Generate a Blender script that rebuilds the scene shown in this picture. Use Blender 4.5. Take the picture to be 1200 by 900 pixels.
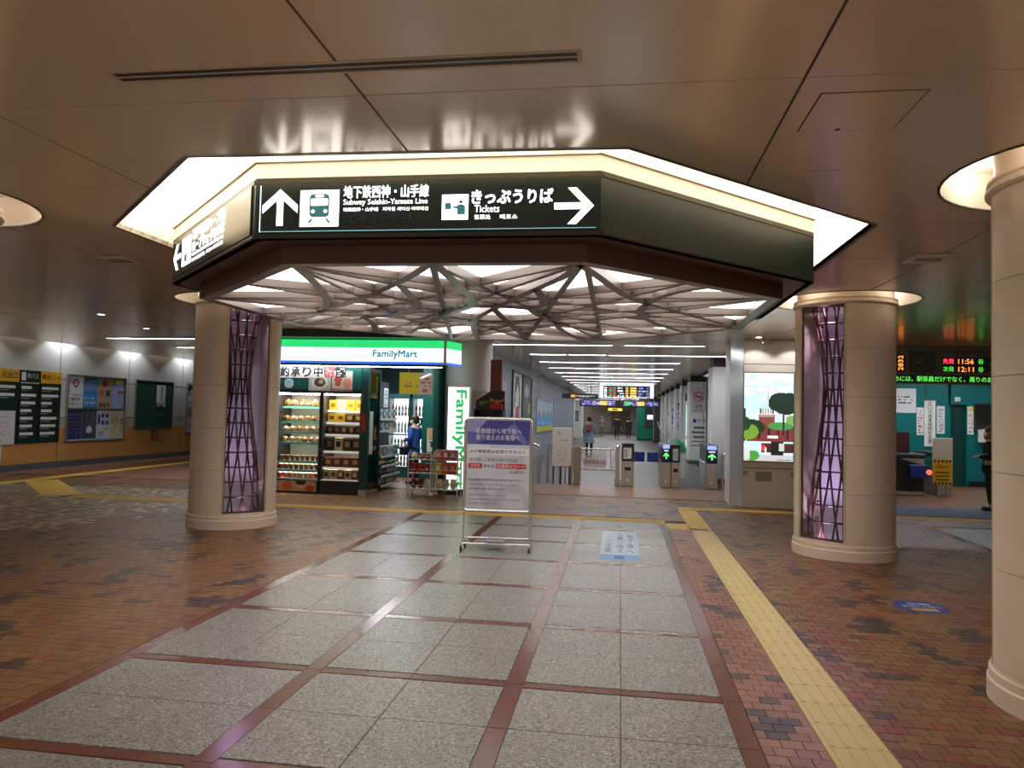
import bpy, bmesh, math, random
import numpy as np
from mathutils import Vector, Matrix

for o in list(bpy.data.objects): bpy.data.objects.remove(o)
SC = bpy.context.scene
COL = SC.collection
PI = math.pi
random.seed(7)

# ------------------------------------------------------------------ camera, world, exposure
YAW, PITCH, ROLL = .1455, .0401, .0235
CAM = Vector((3.2186, -4.619, 1.6663))
def camera_axes():
    cy, sy, cp, sp, cr, sr = math.cos(YAW), math.sin(YAW), math.cos(PITCH), math.sin(PITCH), math.cos(ROLL), math.sin(ROLL)
    w = Vector((-sy*cp, cy*cp, sp)); r = Vector((cy, sy, 0)); u = r.cross(w)
    return r*cr + u*sr, u*cr - r*sr, w
cam_data = bpy.data.cameras.new('camera')
cam_data.sensor_width = 36; cam_data.lens = 871.3/1200*36
cam_data.clip_start = .05; cam_data.clip_end = 300
cam = bpy.data.objects.new('camera', cam_data); COL.objects.link(cam)
_r, _u, _w = camera_axes()
cam.matrix_world = Matrix(((_r.x, _u.x, -_w.x, CAM.x), (_r.y, _u.y, -_w.y, CAM.y), (_r.z, _u.z, -_w.z, CAM.z), (0, 0, 0, 1)))
SC.camera = cam

world = bpy.data.worlds.new('world'); SC.world = world; world.use_nodes = True
world.node_tree.nodes['Background'].inputs[0].default_value = (1, .86, .72, 1)
world.node_tree.nodes['Background'].inputs[1].default_value = .30
SC.view_settings.view_transform = 'Standard'; SC.view_settings.look = 'None'
SC.view_settings.gamma = 1; SC.view_settings.use_curve_mapping = False
SC.view_settings.exposure = 0.68
try:
    SC.cycles.max_bounces = 8; SC.cycles.diffuse_bounces = 4; SC.cycles.glossy_bounces = 4
    SC.cycles.transparent_max_bounces = 12; SC.cycles.use_denoising = True
    SC.cycles.caustics_reflective = False; SC.cycles.caustics_refractive = False
    SC.cycles.sample_clamp_indirect = 2.5
except Exception: pass

# ------------------------------------------------------------------ helpers
def srgb(r, g, b):
    f = lambda c: (c/255/12.92) if c/255 <= .04045 else ((c/255+.055)/1.055)**2.4
    return (f(r), f(g), f(b))
MATS = {}
def mat(name, col, rough=.5, metal=0., emit=0., noise=0., nscale=8., bump=0., coat=0., spec=.5, sample=True):
    if name in MATS: return MATS[name]
    m = bpy.data.materials.new(name); m.use_nodes = True; MATS[name] = m
    nt = m.node_tree; b = nt.nodes['Principled BSDF']
    c = (*col, 1)
    b.inputs['Base Color'].default_value = c
    b.inputs['Roughness'].default_value = rough; b.inputs['Metallic'].default_value = metal
    b.inputs['Specular IOR Level'].default_value = spec
    b.inputs['Coat Weight'].default_value = coat
    if emit:
        b.inputs['Emission Color'].default_value = c; b.inputs['Emission Strength'].default_value = emit
        if not sample:
            try: m.cycles.emission_sampling = 'NONE'
            except Exception: pass
    if noise or bump:
        g = nt.nodes.new('ShaderNodeNewGeometry'); n = nt.nodes.new('ShaderNodeTexNoise')
        n.inputs['Scale'].default_value = nscale; n.inputs['Detail'].default_value = 5
        nt.links.new(g.outputs['Position'], n.inputs['Vector'])
        if noise:
            r = nt.nodes.new('ShaderNodeMapRange'); r.inputs['To Min'].default_value = 1-noise; r.inputs['To Max'].default_value = 1+noise
            mx = nt.nodes.new('ShaderNodeVectorMath'); mx.operation = 'SCALE'; mx.inputs[0].default_value = col
            nt.links.new(n.outputs['Fac'], r.inputs['Value']); nt.links.new(r.outputs['Result'], mx.inputs['Scale'])
            nt.links.new(mx.outputs['Vector'], b.inputs['Base Color'])
        if bump:
            bp = nt.nodes.new('ShaderNodeBump'); bp.inputs['Strength'].default_value = bump; bp.inputs['Distance'].default_value = .01
            nt.links.new(n.outputs['Fac'], bp.inputs['Height']); nt.links.new(bp.outputs['Normal'], b.inputs['Normal'])
    return m
def attr_mat(name, rough=.45, emit=0., noise=0., nscale=60., spec=.5):
    if name in MATS: return MATS[name]
    m = mat(name, (.5, .5, .5), rough, spec=spec); nt = m.node_tree; b = nt.nodes['Principled BSDF']
    a = nt.nodes.new('ShaderNodeAttribute'); a.attribute_name = 'col'
    out = a.outputs['Color']
    if noise:
        g = nt.nodes.new('ShaderNodeNewGeometry'); n = nt.nodes.new('ShaderNodeTexNoise'); n.inputs['Scale'].default_value = nscale; n.inputs['Detail'].default_value = 4
        nt.links.new(g.outputs['Position'], n.inputs['Vector'])
        r = nt.nodes.new('ShaderNodeMapRange'); r.inputs['To Min'].default_value = 1-noise; r.inputs['To Max'].default_value = 1+noise
        mx = nt.nodes.new('ShaderNodeVectorMath'); mx.operation = 'SCALE'
        nt.links.new(n.outputs['Fac'], r.inputs['Value']); nt.links.new(out, mx.inputs[0]); nt.links.new(r.outputs['Result'], mx.inputs['Scale'])
        out = mx.outputs['Vector']
    if not emit: nt.links.new(out, b.inputs['Base Color'])
    else: b.inputs['Base Color'].default_value = (.03, .03, .03, 1)
    if emit:
        nt.links.new(out, b.inputs['Emission Color']); b.inputs['Emission Strength'].default_value = emit
        try: m.cycles.emission_sampling = 'NONE'
        except Exception: pass
    return m
def glass_mat(name, tint=(1, 1, 1), fac=.06):
    if name in MATS: return MATS[name]
    m = bpy.data.materials.new(name); m.use_nodes = True; MATS[name] = m; nt = m.node_tree; nt.nodes.clear()
    o = nt.nodes.new('ShaderNodeOutputMaterial'); t = nt.nodes.new('ShaderNodeBsdfTransparent'); g = nt.nodes.new('ShaderNodeBsdfGlossy')
    x = nt.nodes.new('ShaderNodeMixShader'); f = nt.nodes.new('ShaderNodeFresnel'); f.inputs['IOR'].default_value = 1.35
    t.inputs[0].default_value = (*tint, 1); g.inputs['Roughness'].default_value = .03; g.inputs[0].default_value = (1, 1, 1, 1)
    nt.links.new(f.outputs[0], x.inputs[0]); nt.links.new(t.outputs[0], x.inputs[1]); nt.links.new(g.outputs[0], x.inputs[2]); nt.links.new(x.outputs[0], o.inputs[0])
    return m

class MB:
    def __init__(s): s.v = []; s.f = []; s.c = []; s.sm = []
    def add(s, vs, fs, col=None, smooth=False):
        b = len(s.v); s.v += [tuple(p) for p in vs]
        for f in fs: s.f.append([b+i for i in f]); s.c.append(col); s.sm.append(smooth)
        return s
    def box(s, x0, x1, y0, y1, z0, z1, col=None):
        return s.add([(x0,y0,z0),(x1,y0,z0),(x1,y1,z0),(x0,y1,z0),(x0,y0,z1),(x1,y0,z1),(x1,y1,z1),(x0,y1,z1)],
            [(0,3,2,1),(4,5,6,7),(0,1,5,4),(1,2,6,5),(2,3,7,6),(3,0,4,7)], col)
    def bbox(s, x0, x1, y0, y1, z0, z1, b=.01, col=None):
        # box with chamfered edges
        X, Y, Z = (x0, x1), (y0, y1), (z0, z1); vs = []; idx = {}
        for i in (0,1):
            for j in (0,1):
                for k in (0,1):
                    p = [X[i], Y[j], Z[k]]; d = [b*(1-2*i), b*(1-2*j), b*(1-2*k)]
                    for a in range(3):
                        q = [p[0]+d[0], p[1]+d[1], p[2]+d[2]]; q[a] = p[a]
                        idx[(i,j,k,a)] = len(vs); vs.append(q)
        fs = []
        I = lambda i,j,k,a: idx[(i,j,k,a)]
        for i in (0,1): fs.append([I(i,0,0,0), I(i,1,0,0), I(i,1,1,0), I(i,0,1,0)][::(-1 if i==0 else 1)])
        for j in (0,1): fs.append([I(0,j,0,1), I(1,j,0,1), I(1,j,1,1), I(0,j,1,1)][::(1 if j==0 else -1)])
        for k in (0,1): fs.append([I(0,0,k,2), I(1,0,k,2), I(1,1,k,2), I(0,1,k,2)][::(-1 if k==0 else 1)])
        for j in (0,1):
            for k in (0,1): fs.append([I(0,j,k,1), I(1,j,k,1), I(1,j,k,2), I(0,j,k,2)])
            for i in (0,1): pass
        for i in (0,1):
            for k in (0,1): fs.append([I(i,0,k,0), I(i,1,k,0), I(i,1,k,2), I(i,0,k,2)])
            for j in (0,1): fs.append([I(i,j,0,0), I(i,j,1,0), I(i,j,1,1), I(i,j,0,1)])
        for i in (0,1):
            for j in (0,1):
                for k in (0,1): fs.append([I(i,j,k,0), I(i,j,k,1), I(i,j,k,2)])
        return s.add(vs, fs, col)
    def obox(s, c, r, u, hw, hh, d, col=None):
        # oriented slab: centre of front face c, right r, up u, half sizes, depth d behind the face
        c, r, u = Vector(c), Vector(r), Vector(u); n = r.cross(u)
        vs = [c+r*a*hw+u*b*hh-n*e for e in (0, d) for a, b in ((-1,-1),(1,-1),(1,1),(-1,1))]
        return s.add(vs, [(0,1,2,3),(7,6,5,4),(0,4,5,1),(1,5,6,2),(2,6,7,3),(3,7,4,0)], col)
    def poly(s, pts, d=(0,0,0), col=None):
        # flat polygon, extruded by vector d when it is not zero
        n = len(pts); d = Vector(d)
        if d.length < 1e-9: return s.add(pts, [list(range(n))], col)
        vs = [Vector(p) for p in pts] + [Vector(p)+d for p in pts]
        return s.add(vs, [list(range(n)), list(range(2*n-1, n-1, -1))] + [(i, i+n, (i+1)%n+n, (i+1)%n) for i in range(n)], col)
    def tube(s, path, r, n=8, col=None, cap=True, flat=False):
        path = [Vector(p) for p in path]; rs = r if isinstance(r, (list, tuple)) else [r]*len(path)
        vs = []; up = None
        for i, p in enumerate(path):
            t = (path[min(i+1, len(path)-1)]-path[max(i-1, 0)]).normalized()
            if up is None:
                up = t.cross(Vector((0,0,1)))
                if up.length < 1e-3: up = Vector((1,0,0))
            a = (up - t*up.dot(t)).normalized(); b = t.cross(a); up = a
            for k in range(n):
                q = 2*PI*k/n; vs.append(p + a*math.cos(q)*rs[i] + b*math.sin(q)*rs[i])
        m = len(path)
        fs = [(i*n+k, i*n+(k+1)%n, (i+1)*n+(k+1)%n, (i+1)*n+k) for i in range(m-1) for k in range(n)]
        if cap: fs += [list(range(n))[::-1], list(range((m-1)*n, m*n))]
        return s.add(vs, fs, col, not flat)
    def lathe(s, prof, c=(0,0,0), n=48, a0=0., a1=2*PI, col=None, smooth=True, sx=1., sy=1.):
        full = abs(a1-a0-2*PI) < 1e-6; m = n if full else n+1; vs = []
        for k in range(m):
            a = a0+(a1-a0)*k/n
            for r, z in prof: vs.append((c[0]+r*math.cos(a)*sx, c[1]+r*math.sin(a)*sy, c[2]+z))
        p = len(prof); fs = []
        for k in range(n):
            k2 = (k+1) % m
            for i in range(p-1): fs.append((k*p+i, k2*p+i, k2*p+i+1, k*p+i+1))
        return s.add(vs, fs, col, smooth)
    def ball(s, c, rx, ry, rz, n=14, m=9, col=None, z0=-1., z1=1.):
        prof = []
        for i in range(m+1):
            z = z0+(z1-z0)*i/m; a = math.asin(max(-1, min(1, z))) if False else None
        t0, t1 = math.asin(z0), math.asin(z1)
        vs = []; fs = []
        for i in range(m+1):
            t = t0+(t1-t0)*i/m
            for k in range(n):
                a = 2*PI*k/n; vs.append((c[0]+rx*math.cos(t)*math.cos(a), c[1]+ry*math.cos(t)*math.sin(a), c[2]+rz*math.sin(t)))
        fs = [(i*n+k, i*n+(k+1)%n, (i+1)*n+(k+1)%n, (i+1)*n+k) for i in range(m) for k in range(n)]
        return s.add(vs, fs, col, True)
    def mesh(s, name):
        me = bpy.data.meshes.new(name); me.from_pydata(s.v, [], s.f)
        if any(c is not None for c in s.c):
            at = me.color_attributes.new('col', 'FLOAT_COLOR', 'CORNER'); arr = []
            for f, c in zip(s.f, s.c): arr += [*(c or (.5,.5,.5)), 1.]*len(f)
            at.data.foreach_set('color', arr)
        me.polygons.foreach_set('use_smooth', s.sm)
        if any(s.sm): me.set_sharp_from_angle(angle=math.radians(38))
        me.update(); return me

def link(o, parent=None):
    COL.objects.link(o)
    if parent is not None: o.parent = parent
    return o
def obj(name, mb, m, parent=None):
    me = mb.mesh(name) if isinstance(mb, MB) else mb
    if m is not None and not me.materials: me.materials.append(m)
    return link(bpy.data.objects.new(name, me), parent)
def tag(o, label, cat, group=None):
    o['label'] = label; o['category'] = cat
    if group: o['group'] = group
    return o
def thing(name, label, cat, group=None, loc=(0,0,0), rz=0):
    o = bpy.data.objects.new(name, None); o.empty_display_size = .1; COL.objects.link(o)
    o.location = loc; o.rotation_euler = (0, 0, rz)
    return tag(o, label, cat, group)
def struct(name, mb=None, m=None, label=None):
    if mb is None: o = bpy.data.objects.new(name, None); COL.objects.link(o)
    else: o = obj(name, mb, m)
    o['kind'] = 'structure'
    if label: o['label'] = label
    return o
def copy_tree(o, parent=None):
    c = o.copy(); COL.objects.link(c); c.parent = parent
    for ch in o.children: copy_tree(ch, c)
    return c
def box_part(name, m, parent, *a, bevel=0):
    mb = MB()
    (mb.bbox(*a, b=bevel) if bevel else mb.box(*a))
    return obj(name, mb, m, parent)

TXT = {}
def text_mesh(body, bold):
    k = (body, bold)
    if k not in TXT:
        cu = bpy.data.curves.new('lettering', 'FONT'); cu.body = body; cu.size = 1; cu.offset = bold; cu.extrude = .02; cu.resolution_u = 2
        o = bpy.data.objects.new('lettering', cu)
        me = bpy.data.meshes.new_from_object(o)
        n = len(me.vertices); a = np.zeros(n*3, 'f'); me.vertices.foreach_get('co', a); a = a.reshape(-1, 3)
        TXT[k] = (a.copy(), [tuple(p.vertices) for p in me.polygons])
        bpy.data.objects.remove(o); bpy.data.curves.remove(cu); bpy.data.meshes.remove(me)
    return TXT[k]
def text(body, p0, w, h, r, u, m, parent, name='lettering', bold=0., depth=.002, fat=0.):
    """lettering filling the w x h box whose lower left corner is p0 in the plane r,u"""
    a, fs = text_mesh(body, bold)
    if len(a) == 0: return None
    lo, hi = a.min(0), a.max(0); s = (a-lo)/np.maximum(hi-lo, 1e-6)
    p0, r, u = np.array(p0, float), np.array(r, float), np.array(u, float); n = np.cross(r, u)
    v = p0 + s[:, :1]*w*r + s[:, 1:2]*h*u + s[:, 2:3]*depth*n
    if fat:      # heavier strokes: the outline repeated with small shifts
        n0 = len(v); vs, f2 = [], []
        for k, (a_, b_) in enumerate(((-1, -1), (1, -1), (1, 1), (-1, 1), (0, 0))):
            vs.append(v+a_*fat*r+b_*fat*u+n*depth*.04*k); f2 += [tuple(i+k*n0 for i in f) for f in fs]
        v, fs = np.concatenate(vs), f2
    me = bpy.data.meshes.new(name); me.from_pydata(v.tolist(), [], fs); me.materials.append(m); me.update()
    return link(bpy.data.objects.new(name, me), parent)
RX, UZ, UY = (1,0,0), (0,0,1), (0,1,0)

def clip(poly, nx, ny, d, keep_in):
    out = []; n = len(poly)
    f = lambda p: (p[0]*nx+p[1]*ny-d)*(1 if keep_in else -1)
    for i in range(n):
        a, b = poly[i], poly[(i+1)%n]; fa, fb = f(a), f(b)
        if fa <= 1e-9: out.append(a)
        if (fa < -1e-9 and fb > 1e-9) or (fa > 1e-9 and fb < -1e-9):
            t = fa/(fa-fb); out.append((a[0]+(b[0]-a[0])*t, a[1]+(b[1]-a[1])*t))
    return out
def area(p): return abs(sum(p[i][0]*p[(i+1)%len(p)][1]-p[(i+1)%len(p)][0]*p[i][1] for i in range(len(p))))/2 if len(p) > 2 else 0
def subtract(polys, hole):
    """convex polygons minus a convex hole [(nx,ny,d)...]"""
    res = []
    for p in polys:
        rest = p
        inside = p
        for h in hole: inside = clip(inside, *h, True)
        if area(inside) < 1e-6: res.append(p); continue
        for h in hole:
            q = clip(rest, *h, False)
            if area(q) > 1e-6: res.append(q)
            rest = clip(rest, *h, True)
            if area(rest) < 1e-6: break
    return res
def ngon_hole(cx, cy, apo, n, rot=0.):
    return [(math.cos(rot+2*PI*k/n), math.sin(rot+2*PI*k/n), cx*math.cos(rot+2*PI*k/n)+cy*math.sin(rot+2*PI*k/n)+apo) for k in range(n)]
def octo(apo, z=None, cx=1.94, cy=2.75):
    h = apo*.4055; pts = [(cx+a, cy+b) for a, b in ((-h, -apo), (h, -apo), (apo, -h), (apo, h), (h, apo), (-h, apo), (-apo, h), (-apo, -h))]
    return pts if z is None else [(x, y, z) for x, y in pts]

# ------------------------------------------------------------------ materials
M_STONE = mat('column stone', srgb(234, 217, 197), .42, noise=.07, nscale=5)
M_JOINT = mat('joint dark', srgb(80, 66, 56), .8)
M_CEIL = mat('ceiling panel', srgb(218, 194, 166), .19, metal=.3, noise=.03, nscale=1.2, spec=.8)
M_CREAM = mat('cream trim', srgb(236, 228, 212), .5)
M_GREEN = mat('sign dark green', srgb(22, 34, 30), .22, spec=.6)
M_GREENF = mat('sign frame green', srgb(30, 40, 32), .35)
M_BROWN = mat('brown soffit', srgb(78, 48, 36), .5, noise=.08)
M_LAT = mat('lattice beige', srgb(122, 108, 101), .32, metal=.3)
M_LUM = mat('luminous ceiling', (1, .97, .93), .5, emit=2.0)
M_COVE = mat('cove lit surface', (1, .955, .88), .5, emit=3.2)
M_WHITE_E = mat('white lit lettering', (.93, .97, 1), .5, emit=1.5, sample=False)
M_TUBE = mat('lamp tube', (.93, .97, 1), .5, emit=48.)
M_STEEL = mat('stainless steel', (.55, .53, .50), .28, metal=1., noise=.05)
M_CHROME = mat('bright aluminium', (.78, .78, .78), .22, metal=1.)
M_BLACK = mat('black', (.012, .012, .013), .4)
M_DARK = mat('dark grey', (.04, .04, .045), .45)
M_WHITE = mat('white paint', srgb(232, 232, 228), .45)
M_PAPER = mat('paper white', srgb(236, 236, 232), .7)
M_TEAL = mat('teal panel', srgb(0, 112, 112), .35, noise=.05)
M_TEALD = mat('dark teal', srgb(4, 66, 68), .4)
M_BLUE = mat('royal blue', srgb(36, 60, 150), .45)
M_RED = mat('red print', srgb(200, 40, 44), .5)
M_YELLOW = mat('yellow print', srgb(236, 190, 40), .5)
M_INK = mat('black ink', (.015, .015, .018), .6)
M_GREYINK = mat('grey ink', (.12, .12, .13), .6)
M_ATTR = attr_mat('printed picture', .5)
M_ATTRE = attr_mat('lit picture', .4, emit=.95)
M_GLASS = glass_mat('clear glass')

# ------------------------------------------------------------------ floor
def granite():
    m = mat('granite', (.3, .3, .3), .32); nt = m.node_tree; b = nt.nodes['Principled BSDF']
    g = nt.nodes.new('ShaderNodeNewGeometry')
    v = nt.nodes.new('ShaderNodeTexVoronoi'); v.inputs['Scale'].default_value = 95
    n = nt.nodes.new('ShaderNodeTexNoise'); n.inputs['Scale'].default_value = 3; n.inputs['Detail'].default_value = 6
    nt.links.new(g.outputs['Position'], v.inputs['Vector']); nt.links.new(g.outputs['Position'], n.inputs['Vector'])
    r = nt.nodes.new('ShaderNodeValToRGB'); e = r.color_ramp.elements
    sp = nt.nodes.new('ShaderNodeSeparateColor'); nt.links.new(v.outputs['Color'], sp.inputs[0])
    cols = [(0, srgb(100, 97, 93)), (.16, srgb(136, 133, 127)), (.5, srgb(152, 148, 142)), (.78, srgb(164, 159, 150)), (.93, srgb(188, 185, 178))]
    e[0].position = 0; e[0].color = (*cols[0][1], 1); e[1].position = cols[1][0]; e[1].color = (*cols[1][1], 1)
    for p, c in cols[2:]: q = e.new(p); q.color = (*c, 1)
    r.color_ramp.interpolation = 'CONSTANT'
    nt.links.new(sp.outputs[0], r.inputs[0])
    mr = nt.nodes.new('ShaderNodeMapRange'); mr.inputs['To Min'].default_value = .82; mr.inputs['To Max'].default_value = 1.14
    nt.links.new(n.outputs['Fac'], mr.inputs['Value'])
    mx = nt.nodes.new('ShaderNodeVectorMath'); mx.operation = 'SCALE'
    nt.links.new(r.outputs['Color'], mx.inputs[0]); nt.links.new(mr.outputs['Result'], mx.inputs['Scale']); nt.links.new(mx.outputs['Vector'], b.inputs['Base Color'])
    rr = nt.nodes.new('ShaderNodeMapRange'); rr.inputs['To Min'].default_value = .26; rr.inputs['To Max'].default_value = .42
    nt.links.new(n.outputs['Fac'], rr.inputs['Value']); nt.links.new(rr.outputs['Result'], b.inputs['Roughness'])
    return m
M_GRAN = granite()
M_BAND = mat('maroon band tile', srgb(118, 72, 60), .2, noise=.08, nscale=4)
M_BRICK = attr_mat('paving brick', .40, noise=.12, nscale=40)
M_TACT = mat('tactile yellow', srgb(214, 193, 132), .5, noise=.06, nscale=14)
M_TACT2 = mat('tactile strong yellow', srgb(238, 196, 84), .5, noise=.06, nscale=14)
def far_floor(name, c1, c2, c3, bw, bh, mortar):
    m = mat(name, c1, .35); nt = m.node_tree; b = nt.nodes['Principled BSDF']
    g = nt.nodes.new('ShaderNodeNewGeometry'); t = nt.nodes.new('ShaderNodeTexBrick')
    t.inputs['Scale'].default_value = 1; t.inputs['Brick Width'].default_value = bw; t.inputs['Row Height'].default_value = bh; t.inputs['Mortar Size'].default_value = mortar
    t.inputs['Color1'].default_value = (*c1, 1); t.inputs['Color2'].default_value = (*c2, 1); t.inputs['Mortar'].default_value = (*c3, 1)
    nt.links.new(g.outputs['Position'], t.inputs['Vector']); nt.links.new(t.outputs['Color'], b.inputs['Base Color'])
    return m
M_FARBRICK = far_floor('far paving', srgb(158, 112, 82), srgb(120, 84, 66), srgb(96, 74, 60), .111, .1, .006)
M_PASSF = far_floor('passage floor tile', srgb(98, 90, 84), srgb(90, 84, 79), srgb(72, 67, 63), .3, .3, .006)
M_GROUT = mat('grout', srgb(74, 57, 44), .8)

floor = struct('floor', MB().box(-11.35, 16, -3.5, 75, -.16, -.008), M_GROUT, 'concrete bed under the paving of the hall')
obj('far_paving', MB().box(-11.3, .1, 11, 24, -.008, 0).box(.1, 5.9, 11, 13.3, -.008, 0).box(5.9, 16, 11, 20, -.008, 0), M_FARBRICK, floor)
obj('passage_paving', MB().box(.1, 5.9, 13.3, 74, -.008, 0), M_PASSF, floor)

P = 1.3; G0, G1, GEND = -.055, 3.955, 7.855
BW = .11                     # band width
def slab_mesh(w, d, name): return MB().bbox(0, w, 0, d, -.008, 0, .0025).mesh(name)
tw, th = (P-BW)/2-.004, (P-BW)/2-.004
slab = slab_mesh((P-BW)/2-.004, (P-BW)/2-.004, 'granite_slab'); slab.materials.append(M_GRAN)
slab2 = slab_mesh((P-BW)/2-.004, (P-BW)/2-.004, 'granite_slab'); slab2.materials.append(M_GRAN)
for u in range(3):
    for v in range(-3, 6):
        for i in (0, 1):
            for j in (0, 1):
                o = link(bpy.data.objects.new('granite_slab', slab), floor)
                o.location = (u*P+BW/2+.002+i*(P-BW)/2, v*P+BW/2+.002+j*(P-BW)/2, 0)
bl = MB().bbox(-BW/2, BW/2, .002, .648, -.008, -.0005, .002).mesh('band_tile'); bl.materials.append(M_BAND)
bc = MB().bbox(.002, (P-BW)/2-.002, -BW/2+.012, BW/2-.012, -.008, -.0005, .002).mesh('band_tile'); bc.materials.append(M_BAND)
for u in range(4):
    for k in range(-6, 12):
        o = link(bpy.data.objects.new('band_tile', bl), floor); o.location = (u*P, k*.65, 0)
for u in range(3):
    for v in range(-2, 7):
        for i in (0, 1):
            o = link(bpy.data.objects.new('band_tile', bc), floor); o.location = (u*P+BW/2+i*(P-BW)/2, v*P, 0)
obj('grout_bed', MB().box(-.055, 3.955, -3.5, 7.855, -.009, -.006), mat('grout pale', srgb(110, 98, 84), .8), floor)

# tactile guiding tiles: each a slab with four bars
def tact(name, m):
    mb = MB().box(-.158, .158, -.148, .148, -.008, .002)
    for k in range(4):
        x = -.117+k*.078; mb.bbox(x-.014, x+.014, -.14, .14, .001, .007, .003)
    me = mb.mesh(name); me.materials.append(m); return me
T1, T2 = tact('tactile_tile', M_TACT), tact('tactile_tile', M_TACT2)
def tdots():
    mb = MB().box(-.15, .15, -.15, .15, -.008, .002)
    for i in range(5):
        for j in range(5): mb.lathe([(.014, .001), (.010, .007), (0, .0075)], (-.12+i*.06, -.12+j*.06, 0), 8)
    me = mb.mesh('tactile_tile'); me.materials.append(M_TACT2); return me
T3 = tdots()
def put(me, x, y, rz=0):
    o = link(bpy.data.objects.new('tactile_tile', me), floor); o.location = (x, y, .0015); o.rotation_euler = (0, 0, rz)
y = -2.2
while y < 6.8: put(T1, 4.44, y); y += .3
for k in range(2): put(T2, 4.44, 6.95+k*.3); put(T2, 4.115, 6.95+k*.3, 0)
y = 7.55
while y < 9.2: put(T2, 4.44, y); y += .3
x = 3.8
while x > -6.6: put(T2, x, 7.57, PI/2); x -= .3
x = 4.75
while x < 11.5:
    put(T2, x, 9.45, PI/2); x += .3
put(T3, 4.44, 9.45)
d = Vector((-9.1+6.8, 9.75-7.57)); n = int(d.length/.3)
for k in range(1, n+1):
    for j in (-.16, .16):
        q = Vector((-6.7, 7.57))+d*(k/n); put(T2, q.x+j*.69, q.y+j*.72, math.atan2(d.y, d.x)-PI/2)
y = 7.0
while y < 20: put(T2, -9.35-(y-9.8)*.02, y); y += .3

# bricks: numpy field
def brick_field():
    rng = np.random.default_rng(3)
    bx, by = .111, .1
    xs = np.arange(-11.25, 15.9, bx); ys = np.arange(-2.6, 11.0-by, by)
    X, Yv = np.meshgrid(xs, ys)
    row = np.arange(len(ys))[:, None] + 0*X
    X = X + (row % 2)*bx/2
    cx, cyy = X+bx/2, Yv+by/2
    # bricks are cut flush along the granite field and the guiding strip
    x0, x1 = cx-bx/2+.0014, cx+bx/2-.0014
    for a, b, lim in ((G0-.003, G1+.003, GEND+.02), (4.279, 4.601, 9.6)):
        r_ = cyy < lim
        x1 = np.where(r_ & (x0 < a) & (x1 > a), a, x1); x0 = np.where(r_ & (x1 > b) & (x0 < b) & (x0 > a), b, x0)
        x1 = np.where(r_ & (x0 >= a) & (x1 <= b+.0005), x0, x1)
    keep = (x1-x0) > .012
    keep &= ~((np.abs(cyy-7.57) < .13) & (cx < 4.3) & (cx > -6.7))
    # clusters of dark bricks: short stair-stepped runs
    nr, nc = X.shape
    kind = np.zeros((nr, nc), int)
    r = rng.random((nr, nc)); kind[r < .09] = 2
    seeds = np.argwhere(rng.random((nr, nc)) < .042)
    for i, j in seeds:
        s = rng.choice([-1, 1]); jj = j
        for t in range(rng.integers(1, 6)):
            a = i+t
            if a < nr and 0 <= jj < nc: kind[a, jj] = 1
            if rng.random() < .3 and a < nr and 0 <= jj+1 < nc: kind[a, jj+1] = 1
            jj += int(s*(rng.random() < .45)) if rng.random() < .6 else 0
    base = np.array([srgb(134, 96, 58), srgb(122, 86, 54), srgb(140, 103, 58), srgb(128, 89, 60)])
    dark = np.array([srgb(70, 54, 52), srgb(80, 60, 54), srgb(62, 50, 50), srgb(76, 58, 56)])
    red = np.array([srgb(134, 72, 52), srgb(126, 64, 52), srgb(140, 78, 50), srgb(120, 60, 50)])
    cream = np.array([srgb(206, 184, 140), srgb(190, 168, 130), srgb(140, 118, 96), srgb(130, 108, 90)])
    pink = np.array([srgb(150, 102, 78), srgb(142, 94, 72), srgb(154, 106, 78), srgb(136, 88, 68)])
    pick = rng.integers(0, 4, (nr, nc))
    col = base[pick]
    col = np.where((rng.random((nr, nc)) < .07)[..., None], red[pick], col)
    right = (cx > 3.9) & (cx < 4.3); col = np.where(right[..., None], pink[pick], col)
    more = (cx > 4.6) & (rng.random((nr, nc)) < .12); col = np.where(more[..., None], red[pick], col)
    col = np.where((kind == 1)[..., None], dark[pick], col)
    zone = (cx < -4.54+(cyy-3.85)*.25+rng.normal(0, .15, (nr, nc))) & (cyy > 3.75+rng.normal(0, .08, (nr, nc))) & (cyy < 9.2)
    cz = np.where((kind == 1)[..., None] | (rng.random((nr, nc)) < .62)[..., None], cream[2+pick//2], cream[pick//2])
    col = np.where(zone[..., None], cz, col)
    k = keep.ravel(); return ((x0+x1)/2).ravel()[k], cyy.ravel()[k], col.reshape(-1, 3)[k], bx, by, rng, ((x1-x0)/2).ravel()[k]
bxs, bys, bcol, bx, by, rng, bhx = brick_field()
NB = len(bxs)
bz = rng.normal(0, .0006, NB); bt = rng.normal(0, .0012, (NB, 2))
hx, hy, ch = bx/2-.0014, by/2-.0014, .003
# corners: 4 bottom, 4 top (slightly tilted, chamfered in)
sx = np.array([-1, 1, 1, -1]); sy_ = np.array([-1, -1, 1, 1])
def brick_verts(hx, cx, cy, dz, tilt):
    hx = np.asarray(hx).reshape(-1, 1)
    bot = np.stack([cx[:, None]+sx*hx, cy[:, None]+sy_*hy, np.full((len(cx), 4), -.008)], -1)
    tz = dz[:, None] + tilt[:, :1]*sx*hx + tilt[:, 1:]*sy_*hy
    top = np.stack([cx[:, None]+sx*(hx-ch*.4), cy[:, None]+sy_*(hy-ch*.4), tz], -1)
    return np.concatenate([bot, top], 1)
BF = np.array([[4, 5, 6, 7], [0, 1, 5, 4], [1, 2, 6, 5], [2, 3, 7, 6], [3, 0, 4, 7]])
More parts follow.
